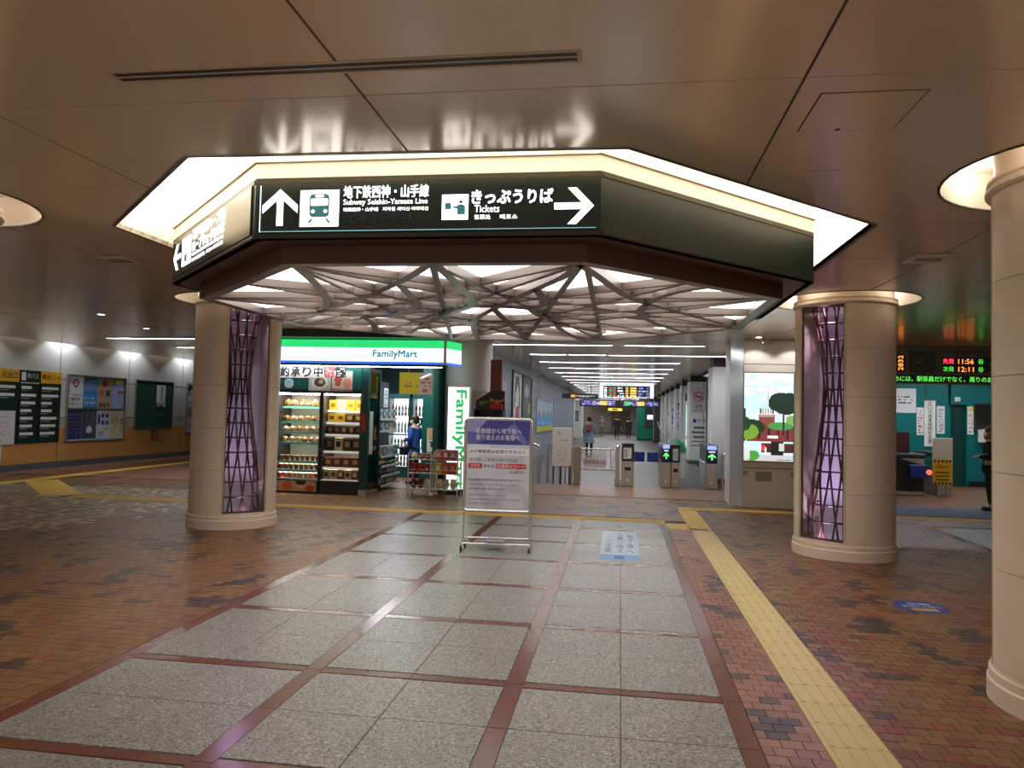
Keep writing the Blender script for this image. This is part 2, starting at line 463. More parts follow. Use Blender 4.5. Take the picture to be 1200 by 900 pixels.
# the bricks that show largest in view become parts of their own
dx = np.stack([bxs-CAM.x, bys-CAM.y, np.full(NB, -CAM.z)], 1)
zc = dx@np.array(_w); xc = dx@np.array(_r)/np.maximum(zc, .1)*871.3+600; yc = 450-dx@np.array(_u)/np.maximum(zc, .1)*871.3
vis = (zc > .3) & (xc > 5) & (xc < 1195) & (yc < 895) & ~((xc > 1150) & (yc > 500))
order = np.argsort(np.where(vis, zc, 1e9))[:300]
sel = np.zeros(NB, bool); sel[order] = True
rest = np.where(~sel)[0]
V = brick_verts(bhx[rest], bxs[rest], bys[rest], bz[rest], bt[rest]).reshape(-1, 3)
F = (BF[None]+8*np.arange(len(rest))[:, None, None]).reshape(-1, 4)
me = bpy.data.meshes.new('brick_field')
me.vertices.add(len(V)); me.vertices.foreach_set('co', V.ravel().astype('f'))
me.loops.add(F.size); me.loops.foreach_set('vertex_index', F.ravel().astype('i'))
me.polygons.add(len(F)); me.polygons.foreach_set('loop_start', (np.arange(len(F))*4).astype('i'))
me.update(calc_edges=True)
at = me.color_attributes.new('col', 'FLOAT_COLOR', 'POINT')
at.data.foreach_set('color', np.repeat(np.concatenate([bcol[rest], np.ones((len(rest), 1))], 1), 8, 0).ravel().astype('f'))
me.materials.append(M_BRICK); me.validate(); me.shade_flat()
o = link(bpy.data.objects.new('brick_field', me), floor); o['kind'] = 'stuff'
shared = {}
for i in order:
    key = tuple(np.round(bcol[i], 4))
    if key not in shared:
        c = tuple(float(q) for q in bcol[i]); mb = MB()
        vv = brick_verts(np.array([hx]), np.zeros(1), np.zeros(1), np.zeros(1), np.zeros((1, 2)))[0]
        mb.add(vv.tolist(), BF.tolist(), c); b = mb.mesh('brick'); b.materials.append(M_BRICK); shared[key] = b
    o = link(bpy.data.objects.new('brick', shared[key]), floor); o.location = (float(bxs[i]), float(bys[i]), float(bz[i]))
    o.rotation_euler = (float(bt[i, 1]), -float(bt[i, 0]), 0); o.scale = (float(bhx[i])/hx, 1, 1)

# ------------------------------------------------------------------ ceiling
CZ = 3.2
COLS = [(-2.265, 5.43), (6.035, 5.36), (6.08, .25), (-2.18, .25)]
OPEN = [(.555, -.43), (3.232, -.37), (5.147, 1.461), (5.147, 4.0), (3.25, 5.86), (.62, 5.86), (-1.12, 4.1), (-1.11, 1.16)]
def poly_hole(p):
    hs = []
    for i in range(len(p)):
        (x0, y0), (x1, y1) = p[i], p[(i+1)%len(p)]; L = math.hypot(x1-x0, y1-y0); nx, ny = (y1-y0)/L, -(x1-x0)/L; hs.append((nx, ny, nx*x0+ny*y0))
    return hs
def opening(z, grow=0.):
    return [(x+(x-2.02)*grow/3.1, y+(y-2.7)*grow/3.1, z) for x, y in OPEN]
holes = [poly_hole(OPEN)] + [ngon_hole(cx, cy, .87, 40) for cx, cy in COLS]
def cut(rect, hs):
    ps = [rect]
    for h in hs: ps = subtract(ps, h)
    return ps
def rectp(x0, x1, y0, y1): return [(x0, y0), (x1, y0), (x1, y1), (x0, y1)]
base = MB()
for p in cut(rectp(-11.0, 16, -3.5, 20), holes): base.poly([(x, y, CZ+.012) for x, y in p], (0, 0, .03))
base.box(-.3, 6.2, 20, 75, CZ+.012, CZ+.042)
ceiling = struct('ceiling', base, M_BLACK, 'beige metal panel ceiling of the hall')
XL = [-11.0] + [1.95+2.06*k for k in range(-6, 7)] + [16]
YL = [-3.5, -2.5] + [-1.2+1.3*k for k in range(0, 17)]
G = .007
for i in range(len(XL)-1):
    for j in range(len(YL)-1):
        x0, x1, y0, y1 = XL[i]+G, XL[i+1]-G, YL[j]+G*.6, YL[j+1]-G*.6
        if x0 > 6.3 and y0 > 17.5: continue
        if x0 < -2 and y0 > 19: continue
        ps = cut(rectp(x0, x1, y0, y1), holes)
        if not ps: continue
        mb = MB()
        for p in ps: mb.poly([(x, y, CZ) for x, y in p][::-1], (0, 0, .012))
        obj('ceiling_panel', mb, M_CEIL, ceiling)
k = 0
y = 19.65
while y < 73:
    obj('ceiling_panel', MB().box(0, 5.9, y+G, y+2.65-G, CZ, CZ+.012), M_CEIL, ceiling); y += 2.65

# cove above the octagonal opening: upstand plus lit lid
mb = MB()
n8 = 8
lo, hi = opening(CZ), opening(3.62)
mb.add(lo+hi, [((i+1)%8, i, i+8, (i+1)%8+8) for i in range(8)])
cove = struct('trim_1', mb, mat('cove upstand', srgb(240, 228, 204), .6), 'cream upstand round the octagonal light cove')
a, b_ = opening(3.62), octo(2.6, 3.62)
obj('cove_light', MB().add(a+b_, [(i, (i+1)%8, (i+1)%8+8, i+8) for i in range(8)]), M_COVE, cove)
a, b_ = opening(CZ-.004), opening(CZ-.004, .03)
obj('edge_trim', MB().add(a+b_, [(i, i+8, (i+1)%8+8, (i+1)%8) for i in range(8)]), M_DARK, cove)

# ------------------------------------------------------------------ canopy with signs and lattice
canopy = thing('lattice_canopy', 'octagonal hanging canopy with lit direction signs and a glowing lattice underside', 'canopy', None, (1.95, 2.75, 2.6))
CO = (-1.95, -2.75, -2.6)
def cobj(name, mb, m, parent=canopy):
    if isinstance(mb, MB): mb.v = [(x-1.95, y-2.75, z-2.6) for x, y, z in mb.v] if parent is canopy else mb.v
    return obj(name, mb, m, parent)
def ringband(a0, z0, a1, z1):
    A, B = octo(a0, z0), octo(a1, z1); return A, B
FZ0, FZ1 = 2.78, 3.18
def face_frame(k, apo):
    p, q = octo(apo)[k], octo(apo)[(k+1)%8]; p, q = Vector((*p, 0)), Vector((*q, 0)); return p, q, (q-p).normalized()
for k in range(8):
    p, q, r = face_frame(k, 2.8); n = r.cross(Vector(UZ)); L = (q-p).length
    c = (p+q)/2; c.z = (FZ0+FZ1)/2
    fr = cobj('fascia_panel', MB().obox(c, r, UZ, L/2-.001, .2, .05), M_GREENF)
    # slim raised frame and inner dark glass
    mb = MB()
    for zz in (FZ0+.02, FZ1-.02): mb.obox(Vector((c.x, c.y, zz))+n*.006, r, UZ, L/2-.02, .012, .006)
    f2 = cobj('fascia_rim', mb, mat('rim bronze', srgb(64, 58, 44), .35, metal=.4))
    mb = MB()
    for z0, z1, a in ((FZ1, 3.285, 2.8), (3.285, 3.36, 2.815), (3.36, 3.6, 2.80)):
        P1, Q1, r1 = face_frame(k, a); cc = (P1+Q1)/2; cc.z = (z0+z1)/2
        mb.obox(cc, r1, UZ, (Q1-P1).length/2, (z1-z0)/2-.003, .05)
    cobj('cream_trim', mb, M_CREAM)
    # underside ledge, inset brown skirt, lattice rim
    A, B = [octo(2.8, FZ0)[k], octo(2.8, FZ0)[(k+1)%8]], [octo(2.58, FZ0)[k], octo(2.58, FZ0)[(k+1)%8]]
    mb = MB().add([A[0], A[1], B[1], B[0]], [(3, 2, 1, 0)])
    P1, Q1, r1 = face_frame(k, 2.58); cc = (P1+Q1)/2; cc.z = 2.722
    mb.obox(cc, r1, UZ, (Q1-P1).length/2, .062, .02)
    cobj('soffit_skirt', mb, M_BROWN)
    P1, Q1, r1 = face_frame(k, 2.575); P2, Q2, _ = face_frame(k, 2.47)
    mb = MB().poly([(p_.x, p_.y, 2.66) for p_ in (P1, P2, Q2, Q1)], (0, 0, .078))
    cobj('lattice_rim', mb, M_LAT)
cobj('luminous_panel', MB().poly(octo(2.56, 2.732)[::-1], (0, 0, .02)), M_LUM)
# lattice bars
def bar(pts, w, z0=2.66, z1=2.725):
    pts = [Vector((x, y)) for x, y in pts]
    if len(pts) > 2:      # smooth
        sm = []
        for i in range(len(pts)-1):
            p0, p1, p2, p3 = pts[max(i-1, 0)], pts[i], pts[i+1], pts[min(i+2, len(pts)-1)]
            for t in (0, .25, .5, .75):
                sm.append(.5*((2*p1)+(p2-p0)*t+(2*p0-5*p1+4*p2-p3)*t*t+(-p0+3*p1-3*p2+p3)*t**3))
        pts = sm+[pts[-1]]
    L, R = [], []
    for i, p in enumerate(pts):
        t = (pts[min(i+1, len(pts)-1)]-pts[max(i-1, 0)]).normalized(); n = Vector((-t.y, t.x))
        L.append(p+n*w/2); R.append(p-n*w/2)
    vs = []
    for i in range(len(pts)): vs += [(*L[i], z0), (*R[i], z0), (*R[i], z1), (*L[i], z1)]
    fs = [(3, 2, 1, 0), tuple(len(vs)-4+j for j in range(4))]
    for i in range(len(pts)-1):
        for j in range(4): fs.append((4*i+j, 4*i+(j+1)%4, 4*i+4+(j+1)%4, 4*i+4+j))
    cobj('lattice_bar', MB().add(vs, fs), M_LAT)
curves = [[[0.96, 0.23], [0.87, 0.68], [0.73, 1.25], [0.53, 1.86], [0.23, 2.48], [-0.14, 3.01], [-0.55, 3.45]],
 [[1.94, 0.2], [1.65, 0.69], [1.32, 1.17], [.6, 2.1], [-.5, 3.2]], [[1.47, 1.09], [1.41, 1.56], [1.36, 1.95], [1.21, 2.34], [1.0, 2.64], [0.3, 3.2], [-.2, 4.2]],
 [[1.97, 0.22], [1.95, 0.94], [1.92, 1.7], [1.86, 2.05], [1.73, 2.33], [1.2, 3.2], [.5, 4.6]],
 [[2.94, 0.27], [3.05, 0.72], [3.17, 1.26], [3.33, 1.80], [3.62, 2.3], [4.08, 3.07], [4.48, 3.7]],
 [[2.94, 0.27], [2.79, 0.71], [2.54, 1.22], [2.26, 1.79], [2.02, 2.3], [1.6, 3.4], [1.3, 5.25]],
 [[2.54, 1.22], [2.54, 1.7], [2.5, 2.09], [2.36, 2.43], [2.44, 3.06], [2.6, 3.6], [3.0, 4.4]],
 [[3.86, 1.16], [3.6, 1.47], [3.43, 2.03], [3.39, 2.52], [3.46, 3.02], [3.7, 3.7], [4.0, 4.3]],
 [[2.59, 2.6], [2.51, 3.49], [2.53, 4.15], [2.7, 5.25]], [[2.0, 2.4], [1.99, 3.68], [1.98, 5.28]], [[0.52, 2.6], [0.42, 3.43], [0.12, 4.5]]]
for c in curves: bar(c, .075)
def perim(t):
    pts = octo(2.5); t = (t % 1)*8; i = int(t); f = t-i; p, q = pts[i], pts[(i+1)%8]; return (p[0]+(q[0]-p[0])*f, p[1]+(q[1]-p[1])*f)
for k in range(16):
    bar([perim(k/16), perim((k+7)/16)], .05, 2.664, 2.725)
    if k % 2 == 0: bar([perim(k/16+.002), perim((k+6)/16)], .044, 2.668, 2.725)
# front sign
FR, FU = (1, 0, 0), (0, 0, 1)
NF = -.055
sp = cobj('sign_panel', MB().box(.83, 3.07, -.062, -.05, 2.815, 3.145), M_GREEN)
sp['label'] = 'dark green lit direction sign facing the camera'
def sgn(mb, m, nm):
    mb.v = [(x-1.95, y-2.75, z-2.6) for x, y, z in mb.v]; return obj(nm, mb, m, sp)
sp_off = lambda p: (p[0]-1.95, p[1]-2.75, p[2]-2.6)
FY = -.0635
def fpoly(pts, m, nm, d=-.002, y=FY): return sgn(MB().poly([(x, y, z) for x, z in pts], (0, d, 0)), m, nm)
def arrow2(x0, x1, z0, z1, dirn):
    # block arrow with chevron head in a unit square, dirn: up/right/left
    s = [(.40, 0), (.60, 0), (.60, .60), (.90, .36), (1.0, .55), (.5, 1.0), (0, .55), (.10, .36), (.40, .60)]
    s = [(.41, 0), (.59, 0), (.59, .70), (1.0, .34), (1.0, .56), (.5, 1.0), (0, .56), (0, .34), (.41, .70)]
    if dirn == 'right': s = [(b, 1-a) for a, b in s]
    if dirn == 'left': s = [(1-b, a) for a, b in s]
    return [(x0+(x1-x0)*a, z0+(z1-z0)*b) for a, b in s]
fpoly(arrow2(.864, 1.107, 2.862, 3.104, 'up'), M_WHITE_E, 'arrow')
fpoly([(1.125, 2.853), (1.39, 2.853), (1.39, 3.093), (1.125, 3.093)], M_WHITE_E, 'pictogram_field')
M_PIC = mat('pictogram teal', srgb(40, 92, 96), .5, emit=.5, sample=False)
def rr(x0, x1, z0, z1, r=.012, n=3):
    pts = []
    for cx, cz, a in ((x1-r, z0+r, -PI/2), (x1-r, z1-r, 0), (x0+r, z1-r, PI/2), (x0+r, z0+r, PI)):
        for i in range(n+1): q = a+PI/2*i/n; pts.append((cx+r*math.cos(q), cz+r*math.sin(q)))
    return pts
Y1, Y2 = FY-.0025, FY-.005
fpoly(rr(1.19, 1.325, 2.915, 3.068, .025), M_PIC, 'train_body', y=Y1)
fpoly(rr(1.2, 1.315, 2.99, 3.035, .006), M_WHITE_E, 'train_window', y=Y2)
fpoly(rr(1.23, 1.285, 3.045, 3.06, .004), M_WHITE_E, 'train_window', y=Y2)
for x in (1.215, 1.30): fpoly([(x+.012*math.cos(t*PI/6), 2.952+.012*math.sin(t*PI/6)) for t in range(12)], M_WHITE_E, 'train_lamp', y=Y2)
fpoly([(1.2, 2.905), (1.218, 2.905), (1.195, 2.876), (1.177, 2.876)], M_PIC, 'rail', y=Y1); fpoly([(1.297, 2.905), (1.315, 2.905), (1.338, 2.876), (1.32, 2.876)], M_PIC, 'rail', y=Y1)
def ft(body, x0, x1, z0, z1, m=M_WHITE_E, bold=0., fat=0.): return text(body, sp_off((x0, FY, z0)), x1-x0, z1-z0, FR, FU, m, sp, bold=0., fat=fat)
ft('地下鉄西神・山手線', 1.42, 1.985, 3.036, 3.116, fat=.0008)
ft('Subway Seishin-Yamate Line', 1.42, 1.98, 2.982, 3.028)
ft('地铁西神・山手线', 1.42, 1.655, 2.949, 2.974); ft('지하철 세이신·야마테선', 1.685, 1.985, 2.949, 2.974)
ft('北神急行電鉄', 1.425, 1.89, 2.868, 2.936, mat('faded lettering', srgb(30, 48, 42), .4))
fpoly([(2.075, 2.885), (2.245, 2.885), (2.245, 3.046), (2.075, 3.046)], M_WHITE_E, 'pictogram_field')
fpoly(rr(2.095, 2.135, 2.952, 2.992, .004), M_PIC, 'ticket_slot', y=Y1)
fpoly([(2.198+.012*math.cos(t*PI/6), 2.998+.012*math.sin(t*PI/6)) for t in range(12)], M_PIC, 'figure_head', y=Y1)
fpoly([(2.175, 2.918), (2.226, 2.918), (2.226, 2.968), (2.214, 2.982), (2.185, 2.982), (2.165, 2.968), (2.148, 2.975), (2.145, 2.966), (2.166, 2.954), (2.175, 2.957)], M_PIC, 'figure_body', y=Y1)
ft('きっぷうりば', 2.267, 2.78, 2.985, 3.072, fat=.0022)
ft('Tickets', 2.285, 2.445, 2.93, 2.975); ft('售票处', 2.285, 2.39, 2.885, 2.915); ft('매표소', 2.45, 2.56, 2.885, 2.915)
fpoly(arrow2(2.79, 3.035, 2.847, 3.075, 'right'), M_WHITE_E, 'arrow')
sgn(MB().box(.845, .85, -.066, -.062, 2.82, 3.13), mat('edge light', (.6, .85, 1), .4, emit=.8, sample=False), 'edge_light')
sgn(MB().box(.85, 3.05, -.066, -.062, 2.822, 2.826), mat('edge light low', (.25, .6, .7), .4, emit=.35, sample=False), 'edge_light')
# left diagonal sign; s runs from the front corner to the left
p, q, r = face_frame(7, 2.8)          # face from left corner to the front corner
n = r.cross(Vector(UZ)); L = (q-p).length
def lp(s, z, off=.012): v = q - r*s + n*off; return Vector((v.x-1.95, v.y-2.75, z-2.6))
sl = obj('sign_panel', MB().obox(lp(L/2, 2.98, .012), r, UZ, L/2-.06, .165, .012), mat('sign glossy green', srgb(40, 44, 40), .16, spec=.9), canopy)
sl['label'] = 'lit ropeway direction sign on the diagonal left face'
def lpoly(s0, s1, pts, m, nm, off=.0145):
    return obj(nm, MB().poly([lp(a, z, off) for a, z in pts][::-1] if False else [lp(a, z, off) for a, z in pts], tuple(n*.002)), m, sl)
def arrow_left(s0, s1, z0, z1): return [(s0+(s1-s0)*(a), z) for a, z in arrow2(0, 1, z0, z1, 'right')]
lpoly(0, 0, arrow_left(1.99, 2.25, 2.87, 3.10), M_WHITE_E, 'arrow')
lpoly(0, 0, [(1.64, 2.87), (1.93, 2.87), (1.93, 3.11), (1.64, 3.11)], M_WHITE_E, 'pictogram_field')
lpoly(0, 0, [(1.75, 2.90), (1.83, 2.90), (1.83, 2.96), (1.75, 2.96)], M_PIC, 'gondola', .0175)
lpoly(0, 0, [(1.77, 3.0), (1.81, 3.0), (1.79, 3.05)], M_PIC, 'gondola', .0175)
def lt(body, s0, s1, z0, z1, fat=0.): return text(body, lp(s1, z0, .0145), s1-s0, z1-z0, r, UZ, M_WHITE_E, sl, bold=0., fat=fat)
lt('神戸布引ハーブ園', .66, 1.58, 3.045, 3.135, .002); lt('ロープウェイのりば', .66, 1.58, 2.95, 3.035, .002)
lt('Kobe Nunobiki Herb Gardens & Ropeway', .68, 1.58, 2.905, 2.94); lt('神户布引香草园   고베누노비키허브원', .7, 1.58, 2.865, 2.893)

# ------------------------------------------------------------------ columns
CR = .59
M_NICHE = mat('niche pale lining', srgb(226, 222, 226), .5)
M_RUST = mat('tower red brown', srgb(84, 52, 44), .45)
M_FRAME = mat('niche frame', srgb(196, 178, 150), .4, metal=.2)
def column(cx, cy, facing, label, lat_y=0.):
    t = thing('round_column', label, 'column', 'round stone columns of the hall', (cx, cy, 0), facing)   # local +X is the niche direction
    HA = math.radians(31)
    obj('plinth', MB().lathe([(.0, 0), (.615, 0), (.615, .115), (.605, .125), (.605, .175), (.59, .18), (.59, .21), (.0, .21)], n=64), M_STONE, t)
    obj('core', MB().lathe([(CR-.012, .2), (CR-.012, 3.1)], n=48, a0=HA, a1=2*PI-HA), M_JOINT, t)
    z = .21
    for k in range(5):
        z1 = min(z+.585, 3.1)
        for j in range(4):     # four curved stones a course
            a0 = HA+(2*PI-2*HA)*j/4; a1 = HA+(2*PI-2*HA)*(j+1)/4
            obj('stone_panel', MB().lathe([(CR-.03, z+.002), (CR, z+.002), (CR, z1-.002), (CR-.03, z1-.002)], n=14, a0=a0+.003, a1=a1-.003), M_STONE, t)
        z = z1
    obj('collar', MB().lathe([(CR-.02, 3.1), (CR+.012, 3.105), (CR+.03, 3.12), (CR+.03, 3.14), (CR+.01, 3.15), (CR+.01, 3.165), (CR+.022, 3.175), (CR+.022, 3.19), (CR-.02, 3.20), (CR-.02, 3.5)], n=64), M_STONE, t)
    xe, ye = CR*math.cos(HA), CR*math.sin(HA)
    # jambs, sill, lining
    jm = MB()
    for s in (-1, 1): jm.box(.10, xe+.004, s*ye-.022 if s > 0 else s*ye-.004, s*ye+.004 if s > 0 else s*ye+.022, .21, 3.1)
    obj('niche_jamb', jm, M_FRAME, t)
    wf = ye-.022
    mb = MB()
    for s in (-1, 1): mb.box(xe-.03, xe-.006, s*wf-.016 if s > 0 else s*wf, s*wf if s > 0 else s*wf+.016, .21, 3.1)
    mb.box(xe-.03, xe-.006, -wf, wf, .21, .235).box(xe-.03, xe-.006, -wf, wf, 3.075, 3.1)
    obj('niche_frame', mb, mat('bronze frame', srgb(96, 80, 66), .35, metal=.5), t)
    obj('niche_lining', MB().lathe([(.30, .212), (.30, 3.098)], (.13, 0, 0), 24, PI*.5, PI*1.5).box(.0, .01, -.27, .27, .212, .213), M_NICHE, t)
    obj('niche_floor', MB().box(-.18, xe-.03, -wf, wf, .205, .216), M_NICHE, t); obj('niche_top', MB().box(-.18, xe-.03, -wf, wf, 3.09, 3.1), M_NICHE, t)
    lat = bpy.data.objects.new('tower_lattice', None); link(lat, t); lat.empty_display_size = .1
    lat.location = (.19, lat_y, 0)
    prof = [(0, .315), (.12, .298), (.25, .262), (.4, .205), (.55, .155), (.66, .143), (.78, .165), (.9, .22), (1, .28)]
    def rad(f):
        for (a, ra), (b, rb) in zip(prof, prof[1:]):
            if f <= b: u = (f-a)/(b-a); return ra+(rb-ra)*(u*u*(3-2*u)*.5+u*.5)
        return prof[-1][1]
    z0, H = .225, 2.86
    NR = 15
    for k in range(NR):
        f = (k/(NR-1))**1.0; rr_ = rad(f)
        path = [(rr_*math.cos(a), rr_*math.sin(a), z0+H*f) for a in [-1.9+3.8*i/20 for i in range(21)]]
        obj('lattice_ring', MB().tube(path, .013, 5), M_RUST, lat)
    for s in (-1, 1):
        for i in range(-4, 5):
            a0 = i*.52; pts = [(f, a0+s*1.25*(f-.5)) for f in [j/20 for j in range(21)]]
            pts = [(rad(f)*math.cos(a), rad(f)*math.sin(a), z0+H*f) for f, a in pts if abs(a) < 1.92]
            if len(pts) > 2: obj('lattice_rod', MB().tube(pts, .013, 5), M_RUST, lat)
    obj('glass_pane', MB().box(xe-.022, xe-.018, -wf+.016, wf-.016, .235, 3.075), M_GLASS, t)
    return t
def niche_lamp(t, e):
    for z, rot, k in ((.24, PI, 1.), (3.07, 0, 2.4)):
        l = bpy.data.lights.new('niche_lamp', 'AREA'); l.shape = 'RECTANGLE'; l.size = .3; l.size_y = .12; l.color = (.72, .55, 1.); l.energy = e*k*.45; l.spread = math.radians(110)
        o = link(bpy.data.objects.new('niche_lamp', l), t); o.location = (.40, 0, z); o.rotation_euler = (rot, 0 if rot else math.radians(-26), 0)
c1 = column(*COLS[0], -PI/4, 'cream stone column beside the convenience store with violet-lit lattice niche', -.02)
c2 = column(*COLS[1], -3*PI/4, 'cream stone column right of the canopy with a lattice niche facing left', .0)
c3 = copy_tree(c2); c3.location = (*COLS[2], 0); c3['label'] = 'nearest cream stone column cropped by the right picture edge'; c3.rotation_euler = (0, 0, 3*PI/4)
c4 = copy_tree(c1); c4.location = (*COLS[3], 0); c4['label'] = 'cream stone column just past the left edge, under the cut-off ceiling ring'; c4.rotation_euler = (0, 0, PI/4)
for t, e in ((c1, 5), (c2, 11)): niche_lamp(t, e)
# round ceiling recess over each column
for k, (cx, cy) in enumerate(COLS):
    rc = struct('trim_%d' % (k+2), MB().lathe([(.87, CZ-.002), (.87, 3.46), (.55, 3.5)], (cx, cy, 0), 48), mat('recess white', srgb(238, 226, 208), .6), 'white round ceiling recess over a column')
    obj('recess_rim', MB().lathe([(.868, CZ+.004), (.868, CZ-.006), (.885, CZ-.006), (.885, CZ+.004)], (cx, cy, 0), 48), M_DARK, rc)
    l = bpy.data.lights.new('recess_lamp', 'POINT'); l.energy = 1.6; l.color = (1, .93, .84); l.shadow_soft_size = .06
    for a in (.6, 2.2, 3.8, 5.4):
        o = link(bpy.data.objects.new('recess_lamp', l), rc); o.location = (cx+.73*math.cos(a), cy+.73*math.sin(a), 3.40)

# ------------------------------------------------------------------ walls
M_WALLW = mat('wall white panel', srgb(206, 208, 204), .35, noise=.02)
M_WALLO = mat('wall ochre panel', srgb(206, 152, 88), .4, noise=.05)
wl = struct('wall_left', MB().box(-11.6, -11.33, -3.5, 24, 0, 3.75), M_BLACK, 'left hall wall of white and ochre panels')
y = 12.9-2.75*4
while y < 23:
    y0, y1 = y+.012, y+2.75-.012
    obj('wall_panel', MB().box(-11.33, -11.30, y0, y1, 2.30, 3.7), M_WALLW, wl)
    obj('wall_panel', MB().box(-11.33, -11.30, y0, y1, 1.30, 2.28), M_WALLW, wl)
    obj('wall_panel', MB().box(-11.33, -11.30, y0, y1, 1.0, 1.28), mat('wall beige', srgb(182, 176, 160), .4), wl)
    obj('wainscot_panel', MB().box(-11.33, -11.295, y0, y1, .15, .995), M_WALLO, wl)
    y += 2.75
bb = struct('baseboard_left', MB().box(-11.33, -11.22, -3.5, 24, 0, .14), mat('grey base', srgb(84, 92, 100), .4), 'grey skirting along the left wall')
struct('wall_far_left', MB().box(-11.6, -4.4, 20.5, 20.7, 0, 3.6), mat('dim wall', srgb(120, 120, 120), .6), 'dim end wall beyond the left concourse')
l = bpy.data.lights.new('wall_washer', 'SPOT'); l.energy = 34; l.color = (.92, .96, 1); l.spot_size = math.radians(126); l.spot_blend = .35; l.shadow_soft_size = .03
for k in range(-3, 4):
    o = link(bpy.data.objects.new('wall_washer', l), wl); o.location = (-11.03, 12.9+2.75*k, 3.56); o.rotation_euler = (0, math.radians(10), 0)

# ------------------------------------------------------------------ printed pictures: a fine connected grid with a colour per cell
class Canvas:
    def __init__(s, w, h, c=(255, 255, 255)): s.w, s.h = w, h; s.a = np.zeros((h, w, 3)); s.a[:] = srgb(*c); s.yy, s.xx = np.mgrid[0:h, 0:w]; s.yy = (s.yy+.5)/h; s.xx = (s.xx+.5)/w
    def rect(s, x0, y0, x1, y1, c): s.a[(s.xx >= x0) & (s.xx < x1) & (s.yy >= y0) & (s.yy < y1)] = srgb(*c); return s
    def ell(s, cx, cy, rx, ry, c): s.a[((s.xx-cx)/rx)**2+((s.yy-cy)/ry)**2 < 1] = srgb(*c); return s
    def ring(s, cx, cy, rx, ry, c, t=.7):
        d = ((s.xx-cx)/rx)**2+((s.yy-cy)/ry)**2; s.a[(d < 1) & (d > t*t)] = srgb(*c); return s
    def poly(s, pts, c):
        m = np.zeros((s.h, s.w), bool); n = len(pts)
        for i in range(n):
            (x0, y0), (x1, y1) = pts[i], pts[(i+1)%n]
            if y0 == y1: continue
            cr = ((y0 > s.yy) != (y1 > s.yy)) & (s.xx < (x1-x0)*(s.yy-y0)/(y1-y0)+x0); m ^= cr
        s.a[m] = srgb(*c); return s
    def lines(s, x0, y0, x1, y1, n, c, seed=0, fill=.55):
        rg = np.random.default_rng(seed); h = (y1-y0)/n
        for i in range(n):
            x = x0
            while x < x1:
                d = rg.uniform(.02, .07)*(x1-x0)/.5
                if rg.random() < .8: s.rect(x, y0+i*h, min(x+d, x1), y0+(i+fill)*h, c)
                x += d+.02*(x1-x0)/.5
        return s
    def speck(s, x0, y0, x1, y1, cols, seed=0, k=1):
        rg = np.random.default_rng(seed); m = (s.xx >= x0) & (s.xx < x1) & (s.yy >= y0) & (s.yy < y1)
        pal = np.array([srgb(*c) for c in cols]); idx = rg.integers(0, len(cols), ((s.h+k-1)//k, (s.w+k-1)//k)).repeat(k, 0).repeat(k, 1)[:s.h, :s.w]
        s.a[m] = pal[idx][m]; return s
def picture(name, cv, p0, w, h, r, u, parent, m=None):
    """the canvas as a flat print, p0 = lower left corner (canvas y runs up)"""
    p0, r, u = np.array(p0, float), np.array(r, float), np.array(u, float)
    xs = np.linspace(0, w, cv.w+1); ys = np.linspace(0, h, cv.h+1)
    V = (p0+xs[None, :, None]*r+ys[:, None, None]*u).reshape(-1, 3); W = cv.w+1
    j, i = np.mgrid[0:cv.h, 0:cv.w]; a = (j*W+i).ravel(); F = np.stack([a, a+1, a+1+W, a+W], 1)
    me = bpy.data.meshes.new(name); me.from_pydata(V.tolist(), [], F.tolist())
    at = me.color_attributes.new('col', 'FLOAT_COLOR', 'CORNER')
    at.data.foreach_set('color', np.repeat(np.concatenate([cv.a.reshape(-1, 3), np.ones((cv.w*cv.h, 1))], 1), 4, 0).ravel().astype('f'))
    me.materials.append(m or M_ATTR); me.update()
    return link(bpy.data.objects.new(name, me), parent)
def wall_text(lines, p0, r, u, m, parent, h, w_per=None):
    pass

# ------------------------------------------------------------------ passage beyond the gates
M_TILE = mat('passage wall tile', srgb(150, 158, 172), .22, noise=.06, nscale=.8)
M_PW = mat('passage white wall', srgb(220, 222, 220), .4, noise=.02)
wp = struct('wall_passage_left', MB().box(-.25, .07, 12.4, 46, 0, 3.2), M_JOINT, 'blue-grey tiled wall on the left of the ticketed passage')
tme = MB().bbox(.07, .1, .003, .597, .002, .318, .002).mesh('wall_tile'); tme.materials.append(M_TILE)
for i in range(20):
    for k in range(10):
        o = link(bpy.data.objects.new('wall_tile', tme), wp); o.location = (0, 12.42+.6*i, .32*k)
def far_tiles():
    m = far_floor('far wall tile', srgb(150, 158, 172), srgb(142, 150, 166), srgb(96, 100, 110), .6, .32, .006)
    nt = m.node_tree; g = [n for n in nt.nodes if n.type == 'NEW_GEOMETRY'][0]; t = [n for n in nt.nodes if n.type == 'TEX_BRICK'][0]; t.offset = 0
    sx_ = nt.nodes.new('ShaderNodeSeparateXYZ'); cb = nt.nodes.new('ShaderNodeCombineXYZ')
    nt.links.new(g.outputs['Position'], sx_.inputs[0]); nt.links.new(sx_.outputs['Y'], cb.inputs['X']); nt.links.new(sx_.outputs['Z'], cb.inputs['Y']); nt.links.new(cb.outputs[0], t.inputs['Vector'])
    return m
obj('far_wall_tiles', MB().box(.07, .1, 24.42, 46, 0, 3.2), far_tiles(), wp)
obj('wall_end', MB().box(-.28, .1, 12.36, 12.4, 0, 3.2), M_TILE, wp)
struct('wall_passage_right', MB().box(6.35, 6.5, 12.2, 75, 0, 3.2), M_PW, 'white wall behind the passage pillars')
we = struct('wall_passage_end', MB().box(-4, 9, 72, 72.3, 0, 3.2), M_PW, 'pale wall at the far end of the passage')
